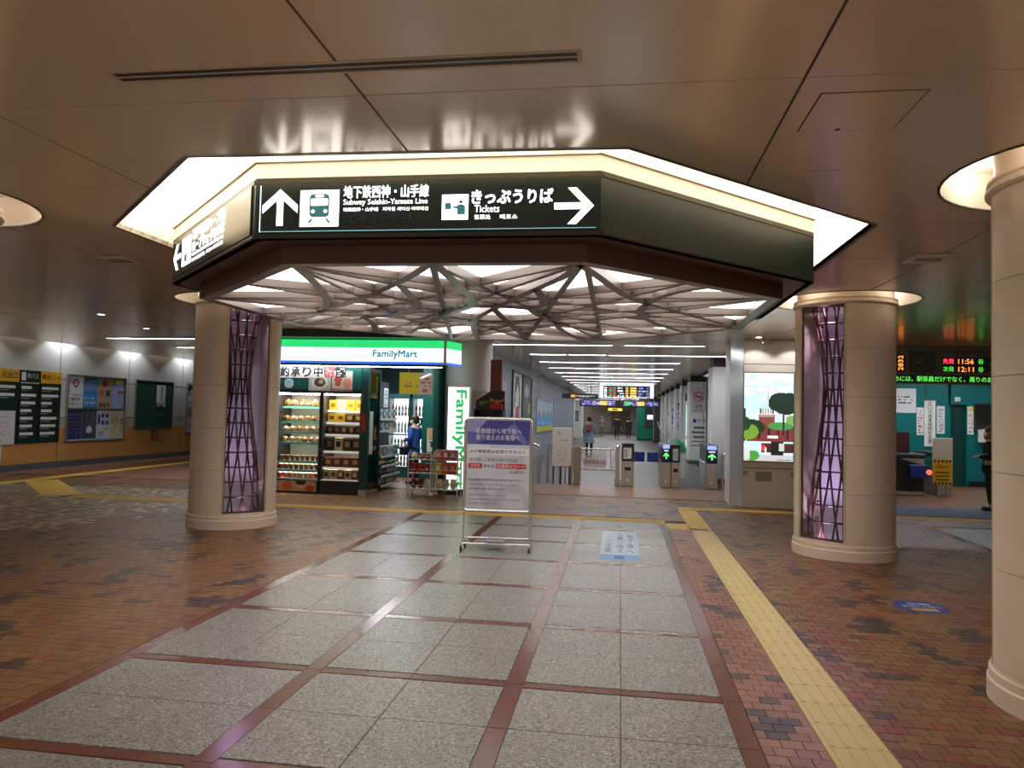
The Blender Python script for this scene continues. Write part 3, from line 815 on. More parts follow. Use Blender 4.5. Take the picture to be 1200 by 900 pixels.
obj('door_leaf', MB().box(2.3, 4.2, 71.93, 72, 0, 2.2).box(3.23, 3.27, 71.9, 71.93, 0, 2.2), mat('tan door', srgb(176, 150, 120), .5), we)
struct('wall_passage_left_far', MB().box(-4, -3.8, 46, 72, 0, 3.2), M_PW, 'pale wall of the far widening')
pil_y = [15.0, 23.2, 26.8, 30.4, 34.0, 37.6, 42, 47, 53, 60]
ordn = ['nearest', 'second', 'third', 'fourth', 'fifth', 'sixth', 'seventh', 'eighth', 'ninth', 'last']
pillars = []
for k, y in enumerate(pil_y):
    t = thing('passage_pillar', '%s white pillar along the right side of the passage' % ordn[k], 'pillar', 'white pillars in the passage', (5.7, y, 0))
    x0 = -.16 if k == 0 else 0
    obj('shaft', MB().bbox(x0, .62, 0, .9, .12, 3.0, .02), M_PW, t); obj('foot', MB().box(x0-.01, .63, -.01, .9, 0, .12), mat('grey base', (0,0,0)), t)
    obj('head', MB().box(x0+.03, .6, .03, .9, 3.0, 3.2), M_BLACK, t); obj('corner_strip', MB().box(.5, .515, -.006, 0, .12, 3.0), M_DARK, t)
    pillars.append(t)
# no smoking notice and print on the second pillar
t = thing('no_smoking_notice', 'grey no-smoking notice with red ring on the second white pillar', 'sign', None, (5.78, 23.19, 1.85))
obj('plate', MB().bbox(0, .5, -.012, 0, 0, .95, .004), mat('notice grey', srgb(196, 190, 204), .5), t)
obj('red_ring', MB().lathe([(.15, 0), (.19, 0), (.19, .004), (.15, .004), (.15, 0)], n=28).v and MB().tube([(.25+.17*math.cos(a), -.016, .6+.17*math.sin(a)) for a in [2*PI*i/24 for i in range(25)]], .02, 6, cap=False), M_RED, t)
obj('red_bar', MB().tube([(.13, -.016, .72), (.37, -.016, .48)], .018, 6), M_RED, t)
obj('cigarette', MB().box(.14, .36, -.016, -.012, .57, .62), M_INK, t)
text('禁煙', (.12, -.013, .2), .26, .12, RX, UZ, M_INK, t); text('NO SMOKING', (.08, -.013, .08), .34, .06, RX, UZ, M_INK, t)
p2 = pillars[1]
text('地下鉄', (.3, -.003, 1.5), .3, .14, RX, UZ, M_BLUE, p2, 'print'); obj('emblem', MB().box(.14, .26, -.003, 0, 1.5, 1.64), M_BLUE, p2)
for k, w in enumerate((.4, .46, .4)): obj('print_line', MB().box(.56-w, .56, -.003, 0, 1.28-k*.17, 1.36-k*.17), M_GREYINK, p2)
for k in range(2): obj('print_line', MB().box(.1, .58, -.003, 0, .8-k*.15, .84-k*.15), M_GREYINK, p2)
# display cabinet lit between pillars, with red digits over it
t = thing('lit_display_cabinet', 'brightly lit display cabinet with red digits between the white pillars', 'cabinet', None, (5.78, 26.3, 0))
obj('body', MB().bbox(0, .56, 0, .4, 0, 2.9, .015), M_PW, t)
cv = Canvas(16, 36, (190, 230, 200)).speck(.05, .05, .95, .95, [(230, 240, 235), (120, 200, 160), (70, 150, 190), (240, 230, 150), (250, 250, 250)], 3, 2).rect(0, .2, 1, .24, (40, 60, 60))
picture('lit_panel', cv, (.08, -.004, .5), .42, 1.7, RX, UZ, t, M_ATTRE)
obj('digit_housing', MB().box(.04, .54, -.02, 0, 2.35, 2.65), M_DARK, t)
text('12', (.3, -.022, 2.4), .2, .2, RX, UZ, mat('red led', (1, .05, .03), .5, emit=2.5, sample=False), t)
for k, (y, z0, z1, c) in enumerate(((30.38, .9, 2.4, (60, 90, 170)), (33.98, .8, 2.2, (40, 100, 190)), (37.58, .7, 2.0, (70, 110, 180)))):
    t = thing('pillar_poster', '%s blue and red vertical poster on the white pillars' % ('nearest', 'middle', 'farthest')[k], 'poster', 'posters on the passage pillars', (5.75, y, 0))
    picture('print', Canvas(6, 30, (226, 230, 240)).lines(.15, .05, .85, .95, 16, c, k, .7).rect(.2, .86, .8, .96, (200, 50, 60)), (0, -.004, z0), .4, z1-z0, RX, UZ, t)
    obj('backing', MB().box(-.01, .41, -.003, .02, z0-.01, z1+.01), M_PAPER, t)
# adverts on the left tiled wall (X = .1, facing right)
RY = (0, 1, 0)
def wall_frame(name, label, y0, y1, z0, z1, cv, m=None, cat='poster', x=.1, fr=M_DARK, lit=False, group=None):
    t = thing(name, label, cat, group, (x, y0, z0)); w, h = y1-y0, z1-z0
    obj('frame', MB().box(.002, .05, 0, .05, 0, h).box(.002, .05, w-.05, w, 0, h).box(.002, .05, .05, w-.05, 0, .05).box(.002, .05, .05, w-.05, h-.05, h), fr, t)
    obj('backing', MB().box(.002, .02, .05, w-.05, .05, h-.05), M_DARK, t)
    picture('print', cv, (.022, .05, .05), w-.1, h-.1, RY, UZ, t, m)
    return t
cv = Canvas(20, 30, (206, 214, 214)).rect(0, 0, .2, 1, (150, 160, 164)).ell(.55, .62, .2, .17, (226, 196, 176)).poly([(.3, .95), (.62, .95), (.8, .7), (.86, .3), (.7, .3), (.7, .6), (.55, .78), (.36, .6), (.3, .3), (.2, .3)], (40, 34, 34)).poly([(.25, 0), (.4, .35), (.7, .35), (.9, 0)], (176, 70, 70))
wall_frame('portrait_advert', 'tall advert of a long-haired portrait on the tiled passage wall', 16.6, 18.7, 1.35, 2.95, cv)
cv = Canvas(16, 30, (64, 74, 86)).ell(.5, .7, .25, .15, (180, 160, 150)).poly([(.3, 0), (.4, .55), (.7, .55), (.8, 0)], (90, 100, 112)).rect(.7, .2, .95, .45, (150, 160, 60))
wall_frame('dark_advert', 'dark grey advert next to the portrait on the tiled wall', 18.8, 21.2, 1.3, 2.95, cv)
cv = Canvas(40, 30, (170, 190, 214)).rect(0, 0, 1, .18, (196, 200, 60)).rect(0, .18, 1, .42, (70, 150, 220))
for k in range(4): cv.poly([(.05+.24*k, .42), (.16+.24*k, .95), (.24+.24*k, .42)], (120, 130, 160)).ell(.15+.24*k, .72, .05, .08, (220, 190, 180)).lines(.04+.24*k, .24, .2+.24*k, .36, 2, (240, 244, 250), k)
wall_frame('blue_advert_board', 'steel-framed advert board in blue with a yellow-green strip on the tiled wall', 22.9, 29.8, .95, 2.27, cv, fr=M_STEEL)
# shop blade sign on the wall end
t = thing('shop_blade_sign', 'small green and white lit shop sign on the tiled wall beside the gates', 'sign', None, (.1, 12.7, 2.4))
obj('case', MB().box(.0, .14, 0, .95, .0, .5), M_WHITE, t)
picture('lit_face', Canvas(14, 12, (235, 245, 255)).rect(0, .72, 1, 1, (20, 170, 90)).rect(0, 0, 1, .1, (40, 100, 220)).rect(.2, .3, .8, .42, (90, 140, 200)), (.142, 0, 0), .95, .5, RY, UZ, t, M_ATTRE)
# white service block and small signs further left in the passage
t = thing('white_service_block', 'white boxed pillar on the left of the passage with a black panel', 'pillar', None, (-.75, 50, 0))
obj('body', MB().bbox(0, 1.2, 0, 2.2, 0, 2.75, .03), M_PW, t); obj('black_panel', MB().bbox(.3, .95, -.03, 0, 1.25, 2.0, .01), M_DARK, t)
for k in range(4): obj('panel_line', MB().box(.36, .9, -.034, -.03, 1.35+k*.15, 1.41+k*.15), mat('lit grey', (.6, .65, .7), .5), t)
t = thing('white_pillar', 'white pillar at the far end of the tiled passage wall', 'pillar', None, (.02, 46.2, 0))
obj('shaft', MB().bbox(-.7, .1, 0, .8, .1, 3.2, .03), M_PW, t); obj('foot', MB().box(-.72, .12, -.02, .8, 0, .1), M_DARK, t)
picture('notice', Canvas(6, 14, (235, 240, 248)).lines(.1, .1, .9, .9, 9, (60, 90, 160), 5), (-.45, -.004, 1.0), .4, 1.0, RX, UZ, t)
# hanging train boards
def led(cv, n): return cv
def hang_board(name, label, x0, x1, y, z0, z1, cv, case, group=None, m=None, rim=.05):
    t = thing(name, label, 'display board', group, (x0, y, z0)); w, h = x1-x0, z1-z0
    obj('case', MB().bbox(0, w, 0, .3, 0, h, .01), case, t)
    picture('display', cv, (rim, -.004, rim), w-2*rim, h-2*rim, RX, UZ, t, m or M_ATTRE)
    for x in (w*.2, w*.8): obj('hanger', MB().tube([(x, .15, h-.005), (x, .15, 3.2-z0)], .015, 6), M_DARK, t)
    return t
cv = Canvas(60, 20, (18, 22, 34)).rect(0, .78, 1, 1, (225, 236, 244)).rect(0, 0, .06, 1, (225, 236, 244)).rect(.94, 0, 1, 1, (225, 236, 244))
for k in range(4):
    y0 = .06+k*.18
    cv.rect(.09, y0, .13, y0+.12, (240, 245, 255)).rect(.17, y0, .24, y0+.12, (200, 60, 60) if k % 2 else (40, 160, 90)).rect(.25, y0, .30, y0+.12, (40, 160, 90) if k % 2 else (200, 60, 60)).lines(.34, y0, .46, y0+.14, 1, (230, 236, 250), k).rect(.48, y0, .54, y0+.12, (230, 180, 70)).rect(.56, y0, .68, y0+.12, (236, 196, 90)).lines(.72, y0, .92, y0+.14, 1, (150, 160, 230), k+9)
cv.lines(.1, 0, .92, .08, 1, (235, 235, 240), 4).lines(.12, .84, .6, .94, 1, (70, 90, 110), 3)
hang_board('departure_board', 'large white-framed departure board hanging in the passage', 2.32, 4.6, 27, 2.43, 3.1, cv, M_WHITE, rim=.02)
cv2 = Canvas(40, 8, (30, 26, 60)).speck(.02, .15, .98, .9, [(90, 80, 190), (40, 34, 90), (200, 190, 240), (30, 26, 60)], 2).rect(.55, .1, .75, .9, (230, 190, 80))
hang_board('purple_board', 'violet train board left of the pair behind the large departure board', .9, 3.0, 38, 2.2, 2.6, cv2, M_DARK)
cv3 = Canvas(40, 8, (30, 26, 60)).speck(.02, .15, .98, .9, [(90, 80, 190), (40, 34, 90), (200, 190, 240), (30, 26, 60)], 6).rect(.05, .1, .2, .9, (70, 180, 110)).rect(.4, .1, .6, .9, (230, 190, 80))
hang_board('purple_board', 'violet train board right of the pair behind the large departure board', 3.3, 5.4, 38, 2.2, 2.6, cv3, M_DARK)
cv = Canvas(40, 6, (16, 18, 24)).rect(.22, 0, .34, 1, (240, 150, 40)).lines(.38, .45, .95, .95, 1, (230, 236, 240), 2).lines(.38, .1, .9, .4, 1, (200, 206, 210), 5)
hang_board('exit_direction_board', 'black hanging direction board with an orange square', .45, 2.15, 31, 2.48, 2.7, cv, M_BLACK)
hang_board('yellow_board', 'small yellow hanging sign deep in the passage', 2.2, 3.4, 55, 2.05, 2.35, Canvas(20, 5, (250, 220, 60)).rect(.3, .2, .7, .8, (60, 50, 30)), M_DARK)
# green ticket machine tower and dark panel on the right
t = thing('green_ticket_tower', 'green ticket office tower with a bright screen deep in the passage', 'booth', None, (4.4, 49, 0))
obj('body', MB().bbox(0, 1.5, 0, 1.6, .05, 2.6, .05), mat('green tower', srgb(0, 122, 96), .4), t); obj('plinth', MB().box(.03, 1.5, .03, 1.6, 0, .05), M_DARK, t)
obj('machine_front', MB().bbox(.55, 1.45, -.06, 0, .9, 2.3, .02), M_DARK, t); picture('screen', Canvas(8, 6, (220, 235, 250)).rect(.1, .2, .9, .4, (120, 150, 190)), (.7, -.064, 1.5), .5, .32, RX, UZ, t, M_ATTRE)
t = thing('dark_wall_panel', 'tall dark panel at the right side of the far passage', 'panel', None, (5.3, 44, 0))
obj('leaf', MB().bbox(0, .45, 0, .12, .0, 2.9, .02), M_DARK, t); obj('strip', MB().box(.02, .05, -.01, 0, .1, 2.8), M_STEEL, t)
# curved handrail by the pillars
t = thing('curved_handrail', 'stainless handrail rising past the white pillars', 'handrail', None, (5.3, 30, 0))
for dx_ in (0, .14): obj('rail', MB().tube([(dx_, 0, .9), (dx_, 3, .92), (dx_, 6, 1.1), (dx_, 8, 1.4)], .03, 8), M_STEEL, t)
for yy, h in ((.2, .9), (3, .92), (6, 1.1)): obj('post', MB().tube([(.07, yy, 0), (.07, yy, h)], .025, 8), M_STEEL, t)

# linear lamps on the passage ceiling and the left concourse
lrows = [(11.45, [(.29, 3.02), (3.28, 4.96)]), (14.05, [(.92, 1.84), (1.9, 2.84), (2.9, 5.9)])] + [(16.7+2.65*k, [(.88, 4.85)]) for k in range(19)]
rown = ['first', 'second', 'third', 'fourth', 'fifth', 'sixth', 'seventh', 'eighth', 'ninth', 'tenth', 'eleventh', 'twelfth', 'thirteenth', 'fourteenth', 'fifteenth', 'sixteenth', 'seventeenth', 'eighteenth', 'nineteenth', 'twentieth', 'twenty-first']
for k, (y, segs) in enumerate(lrows):
    for j, (x0, x1) in enumerate(segs):
        pos = '' if len(segs) == 1 else (' left', ' right')[j] if len(segs) == 2 else (' left', ' middle', ' right')[j]
        t = thing('linear_ceiling_lamp', '%s tube of the %s row of linear lamps before the gates' % (pos.strip(), rown[k]) if pos else 'linear ceiling lamp in the %s row along the passage' % rown[k], 'ceiling lamp', 'linear lamps across the passage ceiling', (x0, y, CZ))
        obj('housing', MB().box(0, x1-x0, -.05, .05, -.006, 0).box(0, x1-x0, -.05, -.036, -.02, -.006).box(0, x1-x0, .036, .05, -.02, -.006), M_WHITE, t)
        obj('tube', MB().bbox(.02, x1-x0-.02, -.028, .028, -.014, -.006, .003), M_TUBE, t)
for y, x0, x1, lab in ((10.85, -8.5, -4.6, 'nearer linear lamp on the ceiling left of the store'), (13.15, -8.2, -4.6, 'farther linear lamp on the ceiling left of the store'), (13.0, 8.6, 13.4, 'added linear lamp over the right fare gates'), (15.6, 8.6, 13.4, 'added linear lamp before the teal station office')):  # the last two are added lamps that brighten the right side
    t = thing('linear_ceiling_lamp', lab, 'ceiling lamp', 'linear lamps over the side concourses', (x0, y, CZ))
    obj('housing', MB().box(0, x1-x0, -.05, .05, -.006, 0).box(0, x1-x0, -.05, -.036, -.02, -.006).box(0, x1-x0, .036, .05, -.02, -.006), M_WHITE, t); obj('tube', MB().bbox(.02, x1-x0-.02, -.028, .028, -.014, -.006, .003), M_TUBE, t)

# ------------------------------------------------------------------ fence and ticket gates
GY = 13.4
def gate(x0, x1, label, arrow, dark_top=True):
    t = thing('ticket_gate', label, 'ticket gate', 'ticket gates of the passage', (x0, GY, 0)); w = x1-x0
    obj('lower_body', MB().bbox(0, w, 0, 1.5, 0, .62, .012), M_STEEL, t)
    obj('upper_body', MB().bbox(0, w, .02, 1.48, .62, .98, .02), mat('gate charcoal', (.05, .05, .06), .35), t)
    obj('top_cover', MB().bbox(-.005, w+.005, .0, 1.5, .98, 1.03, .015), M_STEEL if not dark_top else M_DARK, t)
    obj('skirt_line', MB().box(.0, w, -.004, 0, .60, .625), M_BLUE, t)
    obj('round_lens', MB().tube([(w/2, .0, .16), (w/2, -.012, .16)], .03, 12, flat=True), M_WHITE, t)
    if arrow:
        obj('blue_reader', MB().bbox(.03, w-.03, -.012, .02, .93, 1.02, .008), mat('reader blue', (.25, .35, .9), .4, emit=.8, sample=False), t)
        obj('display', MB().bbox(.03, w-.03, -.008, .02, .66, .92, .006), M_BLACK, t)
        ar = arrow2(.05, w-.05, .69, .83, 'up')
        obj('green_arrow', MB().poly([(x, -.012, z) for x, z in ar], (0, -.003, 0)), mat('green led', (.08, 1, .12), .4, emit=2.2, sample=False), t)
        obj('card_slot', MB().box(.06, w-.06, -.012, -.008, .86, .9), mat('lilac lamp', (.6, .5, .8), .4, emit=.6, sample=False), t)
    else:
        obj('notice', MB().box(.04, w-.06, -.008, 0, .66, .92), M_PAPER, t)
        for i in range(4): obj('notice_line', MB().box(.06+.02*i, .07+.02*i, -.010, -.008, .69, .89), M_GREYINK, t)
        obj('slot', MB().box(w*.25, w*.75, -.006, 0, .38, .46), M_BLACK, t)
    return t
gate(3.27, 3.56, 'leftmost ticket gate cabinet beside the swing gate, with a paper notice', False)
gate(4.20, 4.42, 'ticket gate cabinet with a green arrow in the middle of the row', True)
gate(4.43, 4.64, 'ticket gate cabinet with a paper notice touching the green arrow gate', False)
gate(5.23, 5.50, 'rightmost ticket gate cabinet with a green arrow beside the white pillar', True)
for x0, x1, lab in ((3.585, 3.84, 'blue gate flap on the left of the open lane'), (3.9, 4.175, 'blue gate flap on the right of the open lane')):
    t = thing('gate_flap', lab, 'gate flap', 'blue flaps of the ticket gate', (x0, GY+.9, .55))
    obj('leaf', MB().bbox(0, x1-x0, 0, .03, 0, .24, .008), M_BLUE, t); obj('hinge', MB().tube([((.0 if x0 < 3.8 else x1-x0), .015, -.02), ((.0 if x0 < 3.8 else x1-x0), .015, .26)], .02, 8), M_STEEL, t)
t = thing('swing_gate', 'low stainless swing gate with a group entrance plate', 'gate', None, (2.12, GY, 0))
obj('post', MB().bbox(0, .17, 0, .17, 0, .93, .015), mat('bronze steel', (.42, .36, .28), .3, metal=1), t); obj('post', MB().bbox(1.0, 1.1, 0, .1, 0, .9, .012), M_STEEL, t)
obj('post_lamp', MB().ball((1.05, .05, .93), .05, .05, .05, 10, 6), M_CHROME, t); obj('post_base', MB().bbox(.98, 1.13, -.02, .12, 0, .18, .01), M_STEEL, t)
for z in (.87, .37): obj('rail', MB().tube([(.17, .05, z), (1.0, .05, z)], .02, 8), M_CHROME, t)
for i in range(5): obj('baluster', MB().tube([(.28+.15*i, .05, .37), (.28+.15*i, .05, .87)], .007, 6), M_STEEL, t)
pl = obj('plate', MB().bbox(.24, .79, .0, .02, .45, .66, .006), mat('plate pink', srgb(214, 196, 190), .5), t); text('団体専用入口', (.27, -.002, .51), .49, .09, RX, UZ, M_INK, pl)
def hoop_rail(label, x0, x1, y, z=.93, posts=2):
    t = thing('hoop_railing', label, 'railing', 'bent tube railings before the gates', (x0, y, 0)); w = x1-x0
    obj('hoop', MB().tube([(0, 0, 0), (0, 0, z-.1), (.03, 0, z-.03), (.1, 0, z), (w-.1, 0, z), (w-.03, 0, z-.03), (w, 0, z-.1), (w, 0, 0)], .03, 10), M_STEEL, t)
    for i in range(1, posts): obj('baluster', MB().tube([(w*i/posts, 0, 0), (w*i/posts, 0, z)], .02, 8), M_STEEL, t)
    return t
hoop_rail('bent stainless railing half hidden behind the information stand', .55, 1.28, 13.5)
hoop_rail('bent stainless railing behind the white gate notice board', 1.46, 2.05, 13.75, posts=4)
hoop_rail('stainless railing at the right end of the gates with a crossed notice', 5.62, 6.2, 13.5, .85, 5)
t = thing('gate_notice_board', 'white notice board on feet left of the swing gate', 'notice board', None, (1.6, 13.35, 0))
obj('panel', MB().bbox(0, .47, 0, .05, .42, 1.36, .015), mat('notice board white', srgb(214, 208, 200), .5), t)
for x in (.04, .22, .43): obj('leg', MB().tube([(x, .03, 0), (x, .03, .43)], .022, 8), M_DARK, t)
picture('print', Canvas(22, 44, (214, 208, 200)).lines(.2, .85, .4, .95, 2, (150, 140, 140), 1).lines(.4, .68, .9, .72, 1, (120, 110, 110), 2).ring(.5, .3, .3, .18, (200, 160, 150), .94).lines(.28, .18, .72, .44, 5, (196, 150, 146), 4), (.02, -.003, .45), .43, .88, RX, UZ, t)
t = thing('crossed_notice', 'small white notice with a red cross on the end railing', 'sign', None, (5.7, 13.42, .62))
obj('plate', MB().bbox(0, .36, 0, .02, 0, .26, .006), M_PAPER, t)
for a, b in (((.04, .03), (.32, .23)), ((.04, .23), (.32, .03))): obj('cross_bar', MB().tube([(a[0], -.004, a[1]), (b[0], -.004, b[1])], .012, 6), M_RED, t)
t = thing('green_dome_bin', 'green domed cover standing behind the ticket gates', 'bin', None, (4.75, 16.5, 0))
obj('drum', MB().lathe([(0, 0), (.26, 0), (.27, .7), (.27, .72)], n=20), M_PW, t); obj('dome', MB().ball((0, 0, .72), .3, .3, .34, 20, 6, z0=0), mat('dome green', srgb(20, 130, 80), .4), t)

# ------------------------------------------------------------------ kiosk pillar with screen
t = thing('screen_pillar', 'white clad pillar with a tall lit picture screen right of the gates', 'pillar', None, (5.36, 10.1, 0))
obj('body', MB().poly([(.19, 0, 0), (1.7, 0, 0), (1.7, 1.1, 0), (0, 1.1, 0), (0, .35, 0)][::-1], (0, 0, 3.2)), mat('pillar cladding', srgb(226, 220, 212), .35), t)
obj('chamfer', MB().poly([(.19, -.004, .02), (-.006, .35, .02), (-.006, .35, 3.2), (.19, -.004, 3.2)], (-.004, -.002, 0)), mat('polished cladding', (.75, .74, .72), .18, metal=.7), t)
obj('foot_flange', MB().box(-.05, .2, -.06, .4, 0, .012), M_STEEL, t)
for z in (.74, 2.72): obj('panel_joint', MB().box(.19, 1.7, -.002, .001, z, z+.012), M_JOINT, t)
obj('screen_frame', MB().box(.175, 1.12, -.03, 0, .86, .885).box(.175, 1.12, -.03, 0, 2.555, 2.58).box(.175, .195, -.03, 0, .885, 2.555).box(1.10, 1.12, -.03, 0, .885, 2.555), mat('screen frame', srgb(150, 140, 136), .4), t)
cv = Canvas(56, 104, (196, 232, 238))
rg = np.random.default_rng(5)
for k in range(26): cv.ell(rg.random(), .62+.4*rg.random(), .12+.12*rg.random(), .02+.03*rg.random(), (232, 246, 246))
cv.poly([(.48, .66), (.51, .66), (.495, .84)], (150, 160, 170)).poly([(.3, .56), (.56, .56), (.47, .74)], (190, 214, 220))
cv.rect(.06, .48, .95, .56, (206, 214, 220)).poly([(.05, .5), (.3, .58), (.3, .48)], (214, 222, 226))
cv.rect(.30, .36, .62, .60, (130, 66, 62)).rect(.30, .53, .62, .60, (224, 226, 228)).rect(.05, .22, 1, .40, (120, 52, 50)).rect(.32, .5, .60, .53, (170, 140, 136))
for k in range(6): cv.rect(.33+.05*k, .54, .35+.05*k, .6, (90, 60, 60))
for k in range(5): cv.rect(.1+.19*k, .25, .15+.19*k, .37, (60, 30, 34))
cv.rect(.0, .22, .04, .6, (40, 50, 50)).ell(.15, .38, .28, .09, (24, 50, 30)).ell(.1, .33, .2, .09, (110, 150, 50)).ell(.02, .42, .12, .08, (30, 60, 34))
for cx, cz, rx_, rz_ in ((.75, .68, .25, .1), (.85, .60, .22, .07), (.66, .64, .16, .07), (.92, .70, .15, .08)): cv.ell(cx, cz, rx_, rz_, (20, 44, 34))
cv.ell(.75, .40, .26, .045, (70, 140, 70)).rect(.78, .3, .82, .6, (40, 34, 30)).ell(.95, .47, .1, .05, (120, 160, 80))
cv.rect(.35, .1, 1, .2, (70, 34, 36)).rect(.48, .26, .7, .29, (236, 240, 240)).rect(.55, .06, .8, .22, (30, 24, 28)).rect(.72, .12, .82, .2, (190, 200, 190))
cv.rect(0, 0, 1, .07, (190, 190, 190)).ell(.4, .15, .05, .035, (230, 60, 40)).rect(.42, .09, .46, .15, (230, 220, 215)).ell(.18, .06, .14, .06, (70, 150, 60)).rect(0, .02, .12, .14, (200, 206, 206)).lines(.66, .01, .98, .035, 1, (60, 50, 60), 2)
picture('screen', cv, (.195, -.012, .885), .905, 1.67, RX, UZ, t, attr_mat('screen picture', .25, emit=.85))
obj('metal_plate', MB().bbox(.42, .72, -.008, 0, .50, .68, .003), mat('plate grey', srgb(150, 152, 150), .4), t)
for x in (.23, 1.1): obj('speaker_grille', MB().bbox(x-.04, x+.04, -.005, 0, .60, .68, .002), mat('grille', srgb(170, 160, 152), .5), t)

# ------------------------------------------------------------------ convenience store shell
NTH = ['leftmost', 'second', 'third', 'fourth', 'fifth', 'sixth', 'seventh', 'eighth', 'ninth']
def nth(i, n): return 'leftmost' if i == 0 else 'rightmost' if i == n-1 else NTH[i]+' from left'
SY = 9.3
M_SHOPW = mat('shop inner wall', srgb(226, 230, 228), .5)
M_SHOPT = mat('shop teal', srgb(0, 92, 86), .4)
ws = struct('wall_store', MB().box(-4.5, -4.4, SY, 16, 0, 3.2).box(-4.4, .1, 15.9, 16, 0, 3.2).box(-4.4, -3.62, SY, SY+.1, 0, 2.5), M_TEALD, 'dark green walls of the convenience store')
struct('wall_store_right', MB().box(-1.28, -.52, 12.0, 12.1, 0, 3.2).box(-.62, -.52, 10.4, 12.0, 0, 3.2), M_SHOPT, 'green inner wall right of the store entrance')
struct('ceiling_store', MB().box(-4.4, -.2, SY+.1, 15.9, 2.95, 3.0), M_SHOPW, 'white ceiling inside the store')
for k, (x, y) in enumerate(((-3.2, 11.5), (-1.5, 11.0), (-2.3, 13.0))):
    t = thing('store_ceiling_lamp', ('store ceiling lamp nearest the showcase windows', 'store ceiling lamp over the entrance', 'store ceiling lamp before the drink fridges')[k], 'ceiling lamp', 'lamps on the store ceiling', (x, y, 2.95))
    obj('housing', MB().box(-.6, .6, -.15, .15, -.03, 0), M_WHITE, t); obj('diffuser', MB().box(-.57, .57, -.12, .12, -.045, -.03), mat('shop lamp', (.95, .98, 1), .5, emit=26), t)
struct('trim_7', MB().box(-4.5, .05, SY-.45, SY+.3, 3.05, 3.2), M_BLACK, 'black bulkhead over the store sign')
# lit sign band
t = thing('store_sign_band', 'long lit store sign with green, white and blue stripes', 'shop sign', None, (-.13, SY, 2.57))
M_SG, M_SW, M_SB = mat('sign green lit', (.02, .62, .16), .4, emit=.75), mat('sign white lit', (.90, .96, 1), .4, emit=.85), mat('sign blue lit', (.03, .16, .72), .4, emit=.7)
for x0, x1 in ((-4.4, -3.22), (-3.21, -1.96), (-1.95, 0.)):
    obj('green_stripe', MB().box(x0, x1, -.12, .0, .31, .46), M_SG, t); obj('white_field', MB().box(x0, x1, -.12, 0, .045, .31), M_SW, t); obj('blue_stripe', MB().box(x0, x1, -.12, 0, 0, .045), M_SB, t)
obj('corner_post', MB().box(0, .05, -.125, .0, -.01, .47), M_STEEL, t)
for z0, z1, m in ((.31, .46, M_SG), (.045, .31, M_SW), (0, .045, M_SB)):
    obj('side_field', MB().poly([(.05, -.10, z0), (.22, .45, z0), (.22, .45, z1), (.05, -.10, z1)], (-.05, .02, 0)), m, t)
text('FamilyMart', (-1.40, -.1225, .095), .88, .17, RX, UZ, mat('sign letter teal', srgb(0, 140, 176), .4, emit=.45, sample=False), t, bold=0., fat=.0045)
obj('under_lip', MB().box(-4.4, .05, -.12, -.02, -.05, -.002), M_DARK, t); obj('under_lamp', MB().box(-4.3, -.05, -.10, -.05, -.06, -.05), mat('under sign lamp', (.95, .98, 1), .5, emit=14), t)
# tall vertical lit sign
t = thing('vertical_store_sign', 'tall white lit sign with green sideways lettering beside the entrance', 'shop sign', None, (-.27, 10.2, 0))
obj('case', MB().bbox(0, .46, 0, .14, .1, 2.2, .01), M_WHITE, t); obj('lit_face', MB().box(.015, .445, -.004, 0, .12, 2.18), mat('vertical sign lit', (.93, 1, .97), .4, emit=.9), t)
text('FamilyMart', (.12, -.006, 2.12), 1.98, .27, (0, 0, -1), (1, 0, 0), mat('letter green', (.02, .5, .1), .4, emit=.5, sample=False), t, bold=0., depth=.002, fat=.009)
obj('foot', MB().box(.02, .44, -.03, .17, 0, .1), M_DARK, t)
# round pillar at store corner
t = thing('store_corner_column', 'white round column behind the vertical store sign', 'column', None, (.0, 10.96, 0))
for z0, z1 in ((0, .9), (.905, 2.1), (2.105, 3.2)): obj('drum', MB().lathe([(.47, z0), (.5, z0+.002), (.5, z1-.002), (.47, z1)], n=40), mat('column white', srgb(212, 208, 204), .3), t)
# dark front jamb with glass leaf
t = thing('entrance_jamb', 'dark green jamb of the open store entrance with a glass leaf', 'door frame', None, (-1.78, SY, 0))
obj('front_post', MB().bbox(0, .14, 0, .12, .12, 2.5, .008), M_TEALD, t); obj('metal_base', MB().box(-.01, .15, -.01, .13, 0, .12), M_STEEL, t)
obj('side_post', MB().bbox(.08, .13, .72, .8, 0, 2.5, .006), M_BLACK, t); obj('head_rail', MB().box(.08, .13, .12, .72, 2.42, 2.5), M_BLACK, t); obj('floor_rail', MB().box(.08, .13, .12, .72, 0, .08), M_STEEL, t)
obj('glass_leaf', MB().box(.10, .108, .12, .72, .08, 2.42), glass_mat('green tinted glass', (.55, .75, .72)), t)
obj('red_notice', MB().box(.02, .10, -.006, 0, 1.25, 1.6), M_RED, t); obj('white_notice', MB().box(.109, .113, .2, .4, .8, 1.65), M_PAPER, t)
